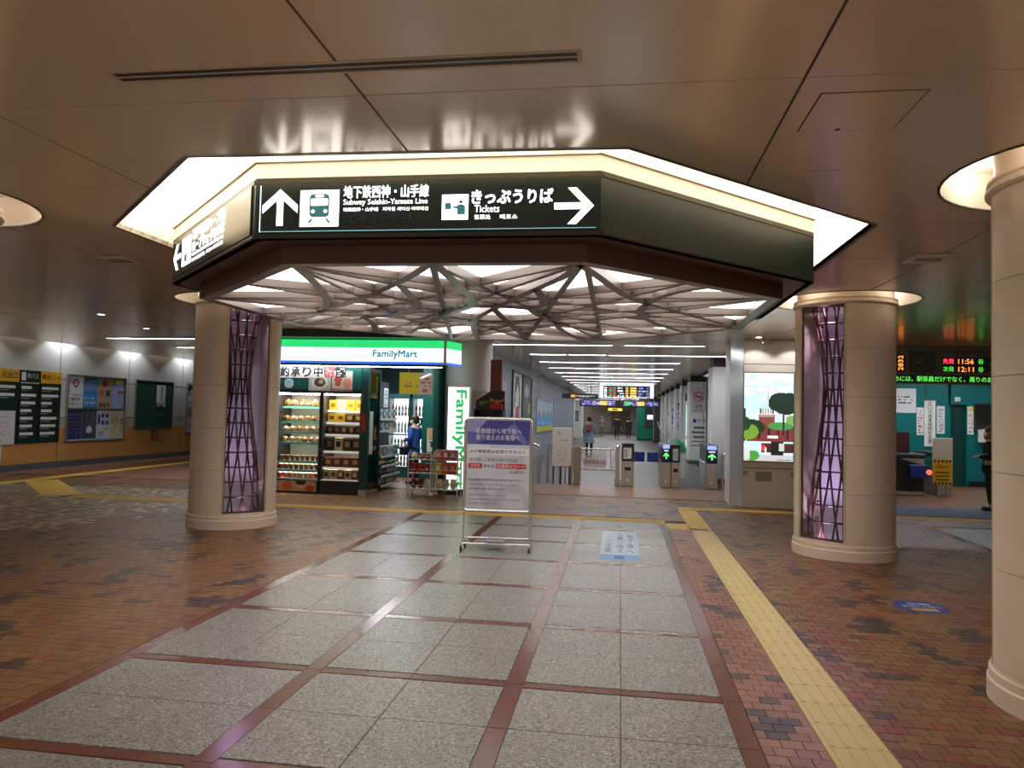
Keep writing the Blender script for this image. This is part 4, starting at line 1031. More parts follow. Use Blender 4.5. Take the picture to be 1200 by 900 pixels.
# showcases
def showcase(x0, x1, label, zs, lip):
    t = thing('open_showcase', label, 'showcase', 'chilled showcases in the store front', (x0, SY+.12, 0)); w = x1-x0
    obj('base', MB().bbox(0, w, 0, .7, 0, .27, .01), M_BLACK, t)
    obj('back_panel', MB().box(0, w, .66, .7, .27, 2.0), mat('case back', srgb(200, 196, 184), .5), t)
    for s in (0, w-.03): obj('side_panel', MB().box(s, s+.03, .02, .66, .27, 2.0), M_DARK, t)
    obj('canopy', MB().bbox(0, w, 0, .66, 1.98, 2.06, .01), M_DARK, t); obj('strip_lamp', MB().box(.05, w-.05, .05, .12, 1.955, 1.98), mat('case lamp', (1, .93, .8), .5, emit=26), t)
    for z, d in zs:
        obj('shelf', MB().box(.03, w-.03, .66-d, .66, z-.02, z), mat('shelf white', srgb(220, 222, 214), .4), t)
        obj('price_rail', MB().box(.03, w-.03, .655-d, .66-d, z-.045, z+.0), lip, t)
        obj('shelf_fill_light', MB().box(.06, w-.06, .665-d, .685-d, z-.03, z-.021), mat('shelf lamp', (1, .94, .84), .5, emit=12), t)  # added glowing strip under each shelf to brighten the goods below
    return t
LZ = [(.29, .62), (.46, .6), (.63, .56), (1.0, .52), (1.21, .48), (1.42, .44), (1.72, .4)]
RZ = [(.29, .62), (.53, .58), (.85, .54), (1.18, .5), (1.42, .46), (1.66, .42)]
showcase(-3.6, -2.66, 'left showcase of bread and cups with pale green shelf rails', LZ, mat('rail mint', srgb(120, 200, 180), .4))
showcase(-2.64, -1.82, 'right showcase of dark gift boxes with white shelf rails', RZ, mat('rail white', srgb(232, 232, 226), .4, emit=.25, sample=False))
def good(kind, col, col2, w, d, h, m=M_ATTR):
    mb = MB(); c, c2 = srgb(*col), srgb(*col2)
    if kind == 'box':
        mb.bbox(-w/2, w/2, 0, d, 0, h, .006, c); mb.box(-w*.28, w*.28, -.002, 0, h*.3, h*.72, c2); mb.box(-w/2-.001, w/2+.001, -.001, d+.001, h*.86, h*.9, c2)
    elif kind == 'bread':
        mb.ball((0, d/2, h*.5), w*.46, d*.5, h*.5, 12, 7, c); mb.ball((0, d*.3, h*.62), w*.3, d*.34, h*.36, 10, 6, c2)
        for s in (-1, 1): mb.box(s*w*.48-.006, s*w*.48+.006, d*.2, d*.8, h*.25, h*.75, c2)
    elif kind == 'cup':
        mb.lathe([(0, 0), (w*.36, 0), (w*.46, h*.85), (0, h*.85)], (0, d/2, 0), 14, col=c); mb.lathe([(w*.49, h*.85), (w*.49, h*.93), (w*.4, h), (0, h)], (0, d/2, 0), 14, col=c2)
    elif kind == 'bag':
        mb.ball((0, d/2, h*.48), w*.5, d*.5, h*.48, 12, 8, c); mb.box(-w*.42, w*.42, d*.4, d*.6, h*.86, h, c2); mb.ball((0, d*.28, h*.45), w*.3, d*.3, h*.28, 10, 6, c2)
    me = mb.mesh('goods'); me.materials.append(m); return me
def row(name, label, cat, group, kind, x0, x1, y, z, n, wd, d, h, pal, fill=.9):
    meshes = [good(kind, a, b, wd*fill, d, h) for a, b in pal]
    for i in range(n):
        o = link(bpy.data.objects.new(name, random.choice(meshes))); tag(o, '%s %s' % (nth(i, n), label), cat, group)
        o.location = (x0+(x1-x0)*(i+.5)/n, y, z+.001); o.rotation_euler = (0, 0, random.uniform(-.05, .05))
BR = [((190, 130, 70), (214, 168, 104)), ((160, 96, 50), (226, 200, 160)), ((206, 160, 100), (236, 226, 206)), ((224, 210, 186), (190, 130, 80))]
shl = ['bottom', 'second', 'third', 'fourth', 'fifth', 'sixth', 'top']
X0, X1 = -3.56, -2.70
for k, (z, d) in enumerate(LZ):
    y = SY+.12+.66-d+.02
    if k < 3: row('dessert_cup', 'dessert cup on the %s shelf of the left showcase' % shl[k], 'dessert', 'dessert cups on the %s shelf' % shl[k], 'cup', X0, X1, y, z, 8, .1, .1, .112, [((150, 84, 50), (226, 220, 206)), ((196, 60, 50), (230, 226, 216)), ((120, 70, 50), (236, 210, 160))])
    else: row('bread_pack', 'wrapped bread on the %s shelf of the left showcase' % shl[k], 'bread', 'wrapped bread on the %s shelf' % shl[k], 'bread', X0, X1, y, z, 6, .14, .16, .11 if k < 6 else .15, BR)
DK = [((46, 38, 38), (150, 116, 60)), ((54, 44, 40), (190, 160, 90)), ((34, 32, 36), (120, 100, 70))]
X0, X1 = -2.60, -1.86
specs = [(5, .19, [((200, 190, 150), (90, 70, 50)), ((120, 70, 50), (230, 220, 200)), ((176, 186, 160), (70, 60, 40))]), (4, .2, [((180, 186, 150), (60, 70, 50)), ((110, 60, 44), (200, 170, 120))]),
         (4, .26, DK+[((226, 214, 160), (30, 30, 30))]), (5, .17, DK), (4, .17, [((226, 196, 60), (120, 80, 30)), ((80, 50, 40), (200, 170, 90))]), (4, .2, [((236, 232, 220), (196, 160, 110)), ((240, 200, 50), (150, 110, 30))])]
for k, ((z, d), (n, h, pal)) in enumerate(zip(RZ, specs)):
    row('gift_box', 'sweets gift box on the %s shelf of the right showcase' % (shl[k] if k < 5 else 'top'), 'gift box', 'gift boxes on the %s shelf' % (shl[k] if k < 5 else 'top'), 'box', X0, X1, SY+.12+.66-d+.02, z, n, .74/n, .16, h, pal)
# board of posters over the showcases
t = thing('poster_fascia', 'teal board over the showcases with food posters and letter cards', 'board', None, (-3.6, SY, 2.06))
obj('board', MB().box(0, 1.8, .02, .08, 0, .44), M_SHOPT, t)
fx = lambda px: (px-326)/57.6
for k, (a, b) in enumerate((('約', 331), ('承', 344), ('り', 357.5), ('中', 371))):
    x = (b-325)/57.3*1.0; c = obj('letter_card', MB().box(x, x+.225, .008, .018, .22, .47), M_PAPER, t); text(a, (x+.025, .006, .25), .175, .19, RX, UZ, M_INK, c, bold=0., fat=.006)
picture('red_card', Canvas(10, 10, (214, 90, 90)).lines(.1, .1, .9, .9, 4, (240, 220, 220), 3), (1.05, .012, .25), .19, .2, RX, UZ, t)
picture('black_card', Canvas(10, 10, (30, 30, 32)).lines(.1, .1, .9, .9, 4, (230, 230, 230), 6), (1.28, .012, .24), .2, .22, RX, UZ, t)
picture('food_poster', Canvas(20, 16, (206, 206, 200)).ell(.5, .5, .36, .4, (240, 240, 236)).ell(.5, .5, .25, .28, (90, 70, 60)).ell(.55, .55, .12, .12, (200, 180, 150)), (.72, .016, -.03), .46, .33, RX, UZ, t)
picture('food_poster', Canvas(20, 16, (226, 208, 196)).ell(.3, .55, .18, .3, (200, 90, 60)).ell(.75, .4, .2, .25, (226, 150, 130)).rect(0, 0, 1, .12, (190, 150, 130)), (1.2, .016, -.03), .42, .40, RX, UZ, t)
picture('round_sticker', Canvas(12, 12, (8, 92, 90)).ell(.5, .5, .45, .45, (190, 220, 236)).lines(.25, .3, .75, .7, 3, (90, 140, 200), 2), (.2, .016, -.0), .22, .22, RX, UZ, t)
t = thing('floor_poster', 'food picture on the black base under the bread showcase', 'poster', None, (-3.55, SY+.118, .04))
picture('print', Canvas(24, 8, (214, 170, 140)).ell(.3, .5, .12, .4, (230, 110, 60)).ell(.62, .6, .1, .35, (236, 196, 160)).ell(.62, .9, .12, .3, (60, 40, 30)).ell(.85, .3, .1, .3, (200, 80, 60)), (0, -.004, 0), .85, .2, RX, UZ, t); obj('backing', MB().box(0, .85, -.003, .0, 0, .2), M_PAPER, t)
# rack inside the entrance, seen from the side (faces right)
t = thing('magazine_rack', 'dark tiered rack just inside the store entrance', 'rack', None, (-1.95, 10.25, 0))
obj('frame', MB().box(-.05, 0, 0, 1.32, 0, 2.3), M_DARK, t)
RK = [(.12, .3), (.32, .3), (.52, .3), (.72, .28), (1.25, .2), (1.5, .2)]
for z, d in RK: obj('shelf', MB().box(0, d, 0, 1.32, z-.02, z), M_DARK, t); obj('price_rail', MB().box(d, d+.006, 0, 1.32, z-.04, z+.01), M_PAPER, t)
for k, (z, d) in enumerate(RK):
    lab = shl[k] if k < 5 else 'top'
    meshes = [good('bag' if k < 3 else 'box', a, b, .15, .16, .14 if k < 3 else .2) for a, b in (((200, 190, 170), (170, 60, 50)), ((90, 110, 150), (220, 220, 220)), ((220, 222, 226), (110, 130, 170)), ((70, 150, 90), (230, 220, 200)))]
    for i in range(7):
        o = link(bpy.data.objects.new('snack_pack', random.choice(meshes))); tag(o, '%s packed snack on the %s tier of the dark rack in the entrance' % (nth(i, 7), lab), 'snack', 'snacks on the %s rack tier' % lab)
        o.location = (-1.95+d-.02, 10.25+.12+.18*i, z+.001); o.rotation_euler = (0, 0, PI/2)
picture('blue_notice', Canvas(10, 16, (200, 220, 240)).rect(0, .7, 1, 1, (70, 120, 200)).lines(.1, .1, .9, .65, 5, (90, 120, 170), 3), (.004, .4, 1.75), .35, .5, RY, UZ, t)
picture('white_notice', Canvas(8, 14, (230, 234, 236)).lines(.1, .1, .9, .9, 7, (120, 130, 150), 4), (.004, .95, 1.75), .3, .42, RY, UZ, t)
# drink fridges at the back
for k, (x, lab) in enumerate(((-2.62, 'left drink fridge with glass door at the back of the store'), (-2.0, 'right drink fridge with glass door at the back of the store'))):
    t = thing('drink_fridge', lab, 'fridge', 'drink fridges in the store', (x, 13.6, 0))
    obj('cabinet', MB().box(0, .6, .5, .55, 0, 2.1).box(0, .03, 0, .5, 0, 2.1).box(.57, .6, 0, .5, 0, 2.1).box(0, .6, 0, .5, 0, .25).box(0, .6, 0, .5, 2.0, 2.1), M_TEALD, t)
    obj('lit_back', MB().box(.03, .57, .47, .5, .25, 2.0), mat('fridge lit', (.8, .95, 1), .5, emit=1.6), t)
    dr = obj('glass_door', MB().box(.05, .55, -.02, -.012, .27, 1.98), M_GLASS, t); obj('door_frame', MB().box(.03, .05, -.025, 0, .25, 2.0).box(.55, .57, -.025, 0, .25, 2.0).box(.05, .55, -.025, 0, .25, .27).box(.05, .55, -.025, 0, 1.98, 2.0).box(.05, .55, -.025, 0, 1.06, 1.1), M_DARK, t)
    obj('handle', MB().tube([(.5, -.04, .8), (.5, -.04, 1.3)], .012, 6), M_CHROME, t)
    for z in (.3, .72, 1.14, 1.56): obj('shelf', MB().box(.03, .57, .05, .47, z-.015, z), M_CHROME, t)
    for z, s in ((.3, 'bottom'), (.72, 'second'), (1.14, 'third'), (1.56, 'top')):
        for i in range(6):
            if not hasattr(row, 'b'):
                row.b = []
                for c in ((70, 120, 60), (190, 60, 50), (220, 200, 120), (120, 150, 200)):
                    mb = MB().lathe([(0, 0), (.034, 0), (.034, .19), (.014, .25), (.014, .275), (0, .275)], n=10, col=srgb(*c)).lathe([(.0355, .06), (.0355, .15)], n=10, col=srgb(235, 235, 230)); me = mb.mesh('drink_bottle'); me.materials.append(M_ATTR); row.b.append(me)
            o = link(bpy.data.objects.new('drink_bottle', random.choice(row.b))); o.location = (x+.09+.084*i, 13.75, z+.001)
            tag(o, '%s drink bottle on the %s shelf of the %s fridge' % (nth(i, 6), s, 'left' if k == 0 else 'right'), 'bottle', 'bottles on the %s shelf, %s fridge' % (s, 'left' if k == 0 else 'right'))
t = thing('yellow_banner', 'yellow and pink hanging banner at the store entrance', 'banner', None, (-1.42, 10.6, 2.03))
picture('print', Canvas(20, 12, (240, 206, 40)).rect(.6, 0, 1, 1, (226, 190, 170)).lines(.08, .35, .55, .65, 2, (226, 120, 60), 2).lines(.65, .1, .95, .9, 4, (190, 90, 70), 5), (0, -.004, 0), .72, .46, RX, UZ, t); obj('sheet', MB().box(0, .72, -.003, 0, 0, .46), M_YELLOW, t)
obj('hook', MB().tube([(.2, 0, .46), (.2, 0, .9)], .006, 5), M_STEEL, t); obj('hook', MB().tube([(.55, 0, .46), (.55, 0, .9)], .006, 5), M_STEEL, t)
t = thing('wall_poster', 'white and tan menu poster on the green wall right of the entrance', 'poster', None, (-1.15, 11.99, .75))
picture('print', Canvas(22, 16, (228, 224, 212)).rect(.05, .5, .55, 1, (206, 170, 110)).lines(.1, .2, .6, .5, 2, (40, 40, 44), 1).ell(.25, .3, .12, .14, (60, 60, 64)).lines(.65, .15, .95, .6, 3, (90, 90, 96), 3), (0, -.005, 0), .62, .55, RX, UZ, t); obj('sheet', MB().box(0, .62, -.003, .01, 0, .55), M_PAPER, t)
t = thing('yellow_green_notice', 'yellow-green notice high on the green wall of the entrance', 'notice', None, (-.98, 11.99, 1.95))
picture('print', Canvas(12, 16, (216, 226, 110)).rect(.1, .1, .9, .55, (170, 190, 220)).lines(.1, .65, .9, .9, 2, (70, 110, 60), 2), (0, -.005, 0), .33, .5, RX, UZ, t); obj('sheet', MB().box(0, .33, -.003, .01, 0, .5), M_PAPER, t)
t = thing('security_camera', 'small white camera under the end of the store sign', 'camera', None, (-.55, 9.5, 2.36))
obj('arm', MB().tube([(.12, 0, .14), (.12, 0, .05)], .012, 6), M_DARK, t); obj('barrel', MB().tube([(-.1, -.05, -.06), (.1, 0, .04)], .03, 10, flat=True), M_WHITE, t)
# souvenir shelf right of the vertical sign
t = thing('souvenir_shelf', 'black shelf stand with festival decor beside the vertical sign', 'shelf', None, (.34, 9.9, 0))
obj('case', MB().box(0, .03, 0, .4, 0, 1.75).box(.55, .58, 0, .4, 0, 1.75).box(0, .58, .37, .4, 0, 1.75), M_BLACK, t)
for z in (.2, .6, 1.0, 1.4, 1.75): obj('shelf', MB().box(0, .58, 0, .4, z-.02, z), M_BLACK, t)
obj('header', MB().poly([(0, .2, 1.75), (.58, .2, 1.75), (.58, .2, 2.12), (.3, .2, 2.12), (0, .2, 1.92)], (0, .03, 0)), M_BLACK, t)
obj('picture_pillar', MB().bbox(.27, .5, .24, .4, 1.75, 2.75, .01), mat('pattern red', srgb(120, 60, 50), .5, noise=.5, nscale=14), t)
text('神戸', (.06, .195, 1.82), .16, .1, RX, UZ, mat('gold ink', srgb(190, 160, 80), .5), t)
for k in range(6):
    o = obj('decor_box', good('box', (50, 90, 200) if k < 3 else (60, 44, 40), (220, 224, 230), .074, .1, .17), None); tag(o, ('%s blue souvenir box' if k < 3 else '%s dark souvenir box') % ('leftmost', 'middle', 'rightmost')[k % 3]+' on the black shelf stand', 'box', 'blue souvenir boxes' if k < 3 else 'dark souvenir boxes'); o.location = (.34+.085+.082*k, 9.92, 1.401)
t = thing('straw_ornament', 'tan straw ornament on a red box above the shelf stand', 'ornament', None, (.66, 9.92, 1.752))
obj('red_box', MB().bbox(0, .24, 0, .12, 0, .1, .006), M_RED, t)
for i in range(12): obj('straw', MB().tube([(.12, .06, .1), (.12+.11*math.cos(i*.52), .06+.03*math.sin(i*.52), .17), (.12+.2*math.cos(i*.52), .06+.06*math.sin(i*.52), .17+.08*math.sin(i*1.7))], [.014, .012, .003], 5), mat('straw', srgb(190, 140, 70), .7), t)
# carts with goods
M_WIRE = mat('white wire', srgb(220, 220, 216), .35)
def cart(x, y, label, w=.46, d=.34):
    t = thing('wire_cart', label, 'cart', 'white wire carts at the entrance', (x, y, 0))
    for a in (0, w):
        for b in (0, d):
            obj('upright', MB().tube([(a, b, .06), (a, b, .82), (a+(.03 if a == 0 else -.03), b, .86)], .011, 6), M_WIRE, t)
            obj('castor', MB().tube([(a-.012, b, .03), (a+.012, b, .03)], .03, 10, flat=True), M_WHITE, t)
    for z in (.14, .45, .72):
        mb = MB().box(0, w, 0, d, z-.01, z)
        obj('tray', mb, M_WIRE, t)
        for b in (0, d): obj('tray_rail', MB().tube([(0, b, z+.07), (w, b, z+.07)], .006, 5), M_WIRE, t)
    return t
cart(-.92, 9.72, 'left white wire cart with snacks at the store entrance'); cart(-.42, 9.72, 'right white wire cart with sweets at the store entrance', .5)
def pile(x0, z, lab, group, kind, n, pal, w, h, cat='snack', y=9.76):
    for i in range(n):
        a, b = pal[i % len(pal)]
        o = obj('snack_bag' if kind == 'bag' else 'sweet_box', good(kind, a, b, w, .2, h), None); tag(o, '%s %s' % (nth(i, n), lab), cat, group); o.location = (x0+w*.5+(w+.01)*i, y, z+.001)
pile(-.90, .72, 'snack on the top tray of the left cart', 'top tray, left cart', 'bag', 3, [((226, 206, 160), (240, 220, 120)), ((190, 50, 50), (230, 200, 190)), ((200, 70, 60), (236, 226, 220))], .13, .13)
pile(-.90, .45, 'red snack bag on the middle tray of the left cart', 'middle tray, left cart', 'bag', 3, [((196, 36, 34), (226, 90, 50)), ((206, 44, 36), (214, 60, 40)), ((200, 40, 50), (210, 226, 236))], .13, .2)
pile(-.90, .14, 'snack bag on the low tray of the left cart', 'low tray, left cart', 'bag', 3, [((110, 60, 50), (200, 170, 150)), ((90, 50, 46), (170, 60, 50)), ((220, 220, 216), (190, 190, 186))], .13, .2)
pile(-.40, .72, 'pink sweet box on the top tray of the right cart', 'top tray, right cart', 'box', 3, [((196, 120, 120), (236, 210, 200)), ((190, 60, 70), (236, 216, 206)), ((150, 80, 110), (226, 190, 190))], .14, .2, 'sweet box')
pile(-.40, .45, 'sweet box on the middle tray of the right cart', 'middle tray, right cart', 'box', 3, [((226, 190, 70), (250, 246, 236)), ((190, 100, 60), (226, 150, 110)), ((200, 80, 60), (230, 160, 120))], .14, .22, 'sweet box')
pile(-.40, .14, 'clear bag of sweets on the low tray of the right cart', 'low tray, right cart', 'bag', 3, [((226, 206, 190), (236, 160, 50)), ((220, 200, 190), (206, 120, 90)), ((226, 216, 206), (210, 140, 110))], .14, .2)

# ------------------------------------------------------------------ left wall boards
t = thing('exit_guide_board', 'dark green exit guide board with yellow and black headers on the left wall', 'sign', None, (-11.28, 10.9, .66))
def lwt(b, y, z, w, h, m, par, bold=0.): return text(b, (.034, y, z), w, h, RY, UZ, m, par, bold=bold)
M_SIGNY = mat('sign yellow', srgb(232, 172, 40), .4); M_SIGNG = mat('sign deep green', srgb(18, 46, 40), .35); M_SIGNW = mat('sign white print', srgb(230, 234, 230), .5)
for k, (y0, y1, head) in enumerate(((-.9, .62, 1), (.65, 1.27, 0), (1.30, 2.0, 1))):
    pn = obj('panel', MB().box(0, .03, y0, y1, 0, 1.8), M_SIGNG, t)
    if head: obj('yellow_header', MB().box(.03, .033, y0, y1, 1.5, 1.8), M_SIGNY, pn)
    else: obj('rule', MB().box(.03, .033, y0+.02, y1-.02, 1.48, 1.5), M_SIGNW, pn)
    if k == 0: lwt('← 北出口', -.1, 1.58, .66, .16, M_INK, pn)
    if k == 1: lwt('市バス', .86, 1.60, .36, .13, M_SIGNW, pn); obj('bus_sign', MB().box(.03, .034, .69, .82, 1.55, 1.75), M_SIGNW, pn)
    if k == 2: lwt('南出口 →', 1.34, 1.6, .6, .13, M_INK, pn)
    rg_ = random.Random(k)
    for j in range(2 if k == 0 else 7):
        z = 1.34-j*.19
        w = (y1-max(y0, 0)-.1)*rg_.uniform(.55, .95)
        obj('print_line', MB().box(.03, .033, max(y0, 0)+.05, max(y0, 0)+.05+w, z, z+.07), M_SIGNW, pn); obj('print_line', MB().box(.03, .033, max(y0, 0)+.05, max(y0, 0)+.05+w*.6, z-.05, z-.03), mat('grey print', srgb(150, 158, 152), .5), pn)
picture('area_map', Canvas(24, 30, (222, 220, 222)).lines(.1, .1, .9, .9, 9, (190, 186, 196), 3, .25).ell(.2, .12, .04, .03, (60, 60, 60)).speck(.3, .3, .8, .5, [(222, 220, 222), (222, 220, 222), (170, 166, 176)], 2), (.035, -.9, -.02), 1.45, .82, RY, UZ, t)
obj('notice_corner', MB().box(0, .02, -.9, .2, -.4, -.05), M_PAPER, t)
# poster frame with eight posters
t = thing('poster_case', 'large wall case of eight posters in two rows', 'poster case', None, (-11.28, 13.12, .64))
obj('frame', MB().box(0, .06, 0, .03, 0, 1.8).box(0, .06, 2.3, 2.33, 0, 1.8).box(0, .06, .03, 2.3, 0, .03).box(0, .06, .03, 2.3, 1.77, 1.8).box(0, .06, .03, 2.3, .86, .90), M_STEEL, t)
obj('back', MB().box(0, .02, .03, 2.3, .03, 1.77), mat('case pale', srgb(190, 200, 210), .5), t)
pcs = [Canvas(20, 28, (216, 220, 230)).ring(.5, .78, .2, .14, (170, 60, 90), .6).lines(.1, .38, .9, .46, 1, (200, 90, 90), 1).lines(.08, .1, .9, .34, 3, (120, 140, 120), 2),
       Canvas(20, 28, (74, 146, 226)).rect(0, .9, 1, 1, (60, 110, 110)).rect(.05, .45, .95, .5, (60, 120, 90)).lines(.1, .62, .9, .85, 2, (200, 150, 130), 3).lines(.1, .15, .9, .4, 2, (210, 220, 200), 4).rect(0, 0, 1, .05, (60, 120, 70)),
       Canvas(20, 28, (176, 160, 130)).ell(.5, .83, .2, .13, (150, 70, 80)).rect(.1, .4, .45, .6, (190, 110, 90)).rect(.6, .4, .9, .6, (60, 60, 66)).lines(.1, .05, .9, .2, 2, (90, 60, 60), 6),
       Canvas(20, 28, (140, 160, 226)).rect(0, .78, 1, 1, (120, 140, 120)).ell(.6, .88, .3, .1, (220, 210, 130)).lines(.1, .05, .9, .7, 8, (190, 200, 240), 8).rect(.5, .5, .95, .62, (170, 90, 110)),
       Canvas(20, 28, (44, 50, 110)).lines(.05, .1, .95, .95, 7, (120, 110, 150), 9, .4).rect(.2, .45, .8, .6, (100, 60, 90)).rect(0, 0, 1, .04, (210, 220, 235)),
       Canvas(20, 28, (66, 70, 100)).speck(.2, .2, .95, .95, [(66, 70, 100), (90, 86, 96), (120, 110, 110), (60, 90, 110)], 3, 2).ell(.5, .35, .2, .12, (220, 224, 230)).rect(0, 0, 1, .05, (200, 210, 190)),
       Canvas(20, 28, (206, 216, 236)).rect(.1, .55, .25, .85, (40, 60, 140)).rect(.35, .75, .55, .88, (60, 80, 150)).rect(.65, .75, .9, .88, (60, 80, 150)).rect(.35, .5, .6, .66, (80, 96, 160)).rect(.7, .5, .92, .66, (80, 96, 160)).lines(.1, .15, .6, .3, 2, (60, 80, 140), 3).ell(.75, .35, .2, .07, (190, 190, 150)).rect(0, 0, 1, .05, (110, 190, 230)),
       Canvas(20, 28, (206, 202, 180)).lines(.1, .1, .65, .9, 9, (190, 180, 110), 4).lines(.7, .1, .95, .9, 6, (130, 130, 170), 5)]
for k in range(8):
    y0, z0 = .04+(k % 4)*.565, (.91 if k < 4 else .04)
    picture('poster', pcs[k], (.024, y0, z0), .555, .85 if k < 4 else .81, RY, UZ, t)
t = thing('green_notice_board', 'dark green notice board with one white sheet on the left wall', 'notice board', None, (-11.28, 15.92, .93))
obj('felt', MB().box(0, .03, .03, 1.87, .03, 1.47), mat('board felt', srgb(14, 70, 60), .8), t)
obj('frame', MB().box(0, .045, 0, .03, 0, 1.5).box(0, .045, 1.87, 1.9, 0, 1.5).box(0, .045, .03, 1.87, 0, .03).box(0, .045, .03, 1.87, 1.47, 1.5), M_STEEL, t)
sh = obj('sheet', MB().box(.03, .034, 1.03, 1.48, .82, 1.38), M_PAPER, t)
for j, (c, z) in enumerate(zip('お知らせ', (1.26, 1.14, 1.02, .90))): text(c, (.035, 1.25, z), .09, .09, RY, UZ, M_INK, sh)
picture('small_notice', Canvas(10, 5, (210, 214, 226)).lines(.05, .1, .95, .9, 2, (60, 70, 130), 2), (.035, 1.03, .66), .46, .14, RY, UZ, t)
t = thing('outlet_cover', 'small framed cover plate under the green notice board', 'cover plate', None, (-11.29, 16.85, .58))
obj('plate', MB().box(0, .012, 0, .28, 0, .3), mat('cover ochre', srgb(166, 116, 64), .4), t); obj('frame', MB().box(0, .018, -.02, 0, -.02, .32).box(0, .018, .28, .30, -.02, .32).box(0, .018, 0, .28, -.02, 0).box(0, .018, 0, .28, .3, .32), M_DARK, t)
t = thing('poster_case', 'wall case of posters half hidden by the left column', 'poster case', None, (-11.28, 18.6, .75))
obj('frame', MB().box(0, .06, 0, .03, 0, 1.7).box(0, .06, 1.5, 1.53, 0, 1.7).box(0, .06, .03, 1.5, 0, .03).box(0, .06, .03, 1.5, 1.67, 1.7).box(0, .06, .03, 1.5, .83, .86), M_STEEL, t)
for k in range(4): picture('poster', pcs[(k*3) % 8], (.024, .04+(k % 2)*.74, .04 if k < 2 else .87), .7, .78, RY, UZ, t)

# ------------------------------------------------------------------ information stand
t = thing('information_stand', 'silver-framed information board on a wheeled stand in the middle', 'sign stand', None, (1.33, 4.42, 0), .08)
W = .82
for x in (0, W): obj('upright', MB().tube([(x, 0, .06), (x, .03, .5), (x, .05, 1.0)], .014, 8), M_CHROME, t)
bd = obj('board', MB().box(.02, W-.02, .0, .02, .485, 1.585), mat('board print', srgb(222, 222, 226), .4), t)
fr = MB().tube([(.0, .01, .5), (.0, .01, 1.57), (.03, .01, 1.6), (W-.03, .01, 1.6), (W, .01, 1.57), (W, .01, .5), (W-.03, .01, .47), (.03, .01, .47), (0, .01, .5)], .021, 8)
obj('frame', fr, M_CHROME, t)
for x in (0, W):
    obj('foot_bar', MB().tube([(x, -.17, .065), (x, .2, .065)], .014, 8), M_CHROME, t)
    for y in (-.17, .2):
        w_ = obj('castor', MB().tube([(x-.014, y, .03), (x+.014, y, .03)], .03, 14, flat=True), M_BLACK, t); obj('castor_hub', MB().tube([(x-.016, y, .03), (x+.016, y, .03)], .012, 10, flat=True), M_CHROME, w_)
for y, z in ((-.08, .08), (.12, .12)): obj('cross_bar', MB().tube([(0, y, z), (W, y, z)], .013, 8), M_CHROME, t)
obj('ballast', MB().bbox(.28, .52, -.1, .14, .085, .125, .008), mat('ballast grey', (.35, .35, .36), .4, metal=.6), t)
cv = Canvas(50, 66, (206, 206, 214)).rect(0, .725, 1, 1, (64, 64, 142)).poly([(0, .73), (.3, 1), (0, 1)], (150, 150, 196)).poly([(.0, .73), (.18, .73), (.3, .86), (.0, .86)], (96, 96, 168)).poly([(.6, .9), (.75, .98), (.98, .74), (.9, .73)], (110, 110, 176)).poly([(0, .5), (.4, .72), (0, .72)], (220, 220, 226)).poly([(.3, .0), (.6, .3), (.5, 0)], (188, 188, 196)).poly([(.05, .3), (.2, .36), (.5, 0), (.3, 0)], (190, 190, 198)).poly([(.62, .5), (.9, .62), (.9, .4)], (190, 190, 198)).ring(.75, .05, .3, .22, (192, 192, 200), .6)
picture('print', cv, (.025, -.003, .49), W-.05, 1.09, RX, UZ, bd)
def bt(b, x, z, w, h, m, bold=.004): return text(b, (x, -.005, z), w, h, RX, UZ, m, bd, bold=bold, depth=.001)
M_BPW = mat('board white ink', srgb(236, 236, 240), .5); M_PALEINK = mat('pale ink', srgb(140, 140, 150), .6); M_MIDINK = mat('mid ink', srgb(84, 84, 94), .6)
bt('新幹線から地下鉄へ', .13, 1.415, .56, .07, M_BPW, 0.); bt('乗り換えのお客様へ', .13, 1.335, .54, .07, M_BPW, 0.)
obj('white_strip', MB().box(.035, W-.035, -.0045, -.003, 1.155, 1.235), M_BPW, bd); bt('JRの乗車券は使用できません', .05, 1.165, .70, .055, M_INK, 0.)
bt('地下鉄にご乗車の際には別途', .05, 1.075, .6, .045, M_PALEINK)
obj('red_strip', MB().box(.045, .215, -.0045, -.003, .99, 1.05), M_RED, bd); bt('乗車券', .07, 1.0, .12, .04, mat('pink ink', srgb(240, 190, 190), .5))
bt('または', .235, 1.0, .13, .04, M_INK); obj('red_strip', MB().box(.385, .755, -.0045, -.003, .99, 1.05), M_RED, bd); bt('交通系ICカード', .395, .998, .35, .045, M_BPW, 0.)
bt('が必要です。', .55, .93, .2, .035, M_MIDINK)
for k, (b, m) in enumerate((('PASSENGERS transferring from', M_MIDINK), ('the Shinkansen to the subway', M_PALEINK), ('cannot use JR tickets.', M_MIDINK))): bt(b, .05, .83-k*.055, (.66, .62, .46)[k], .032, m)
for k, b in enumerate(('When taking the subway,', 'a separate ticket or transportation', 'IC card is required.')): bt(b, .05, .645-k*.05, (.47, .66, .36)[k], .03, M_PALEINK)

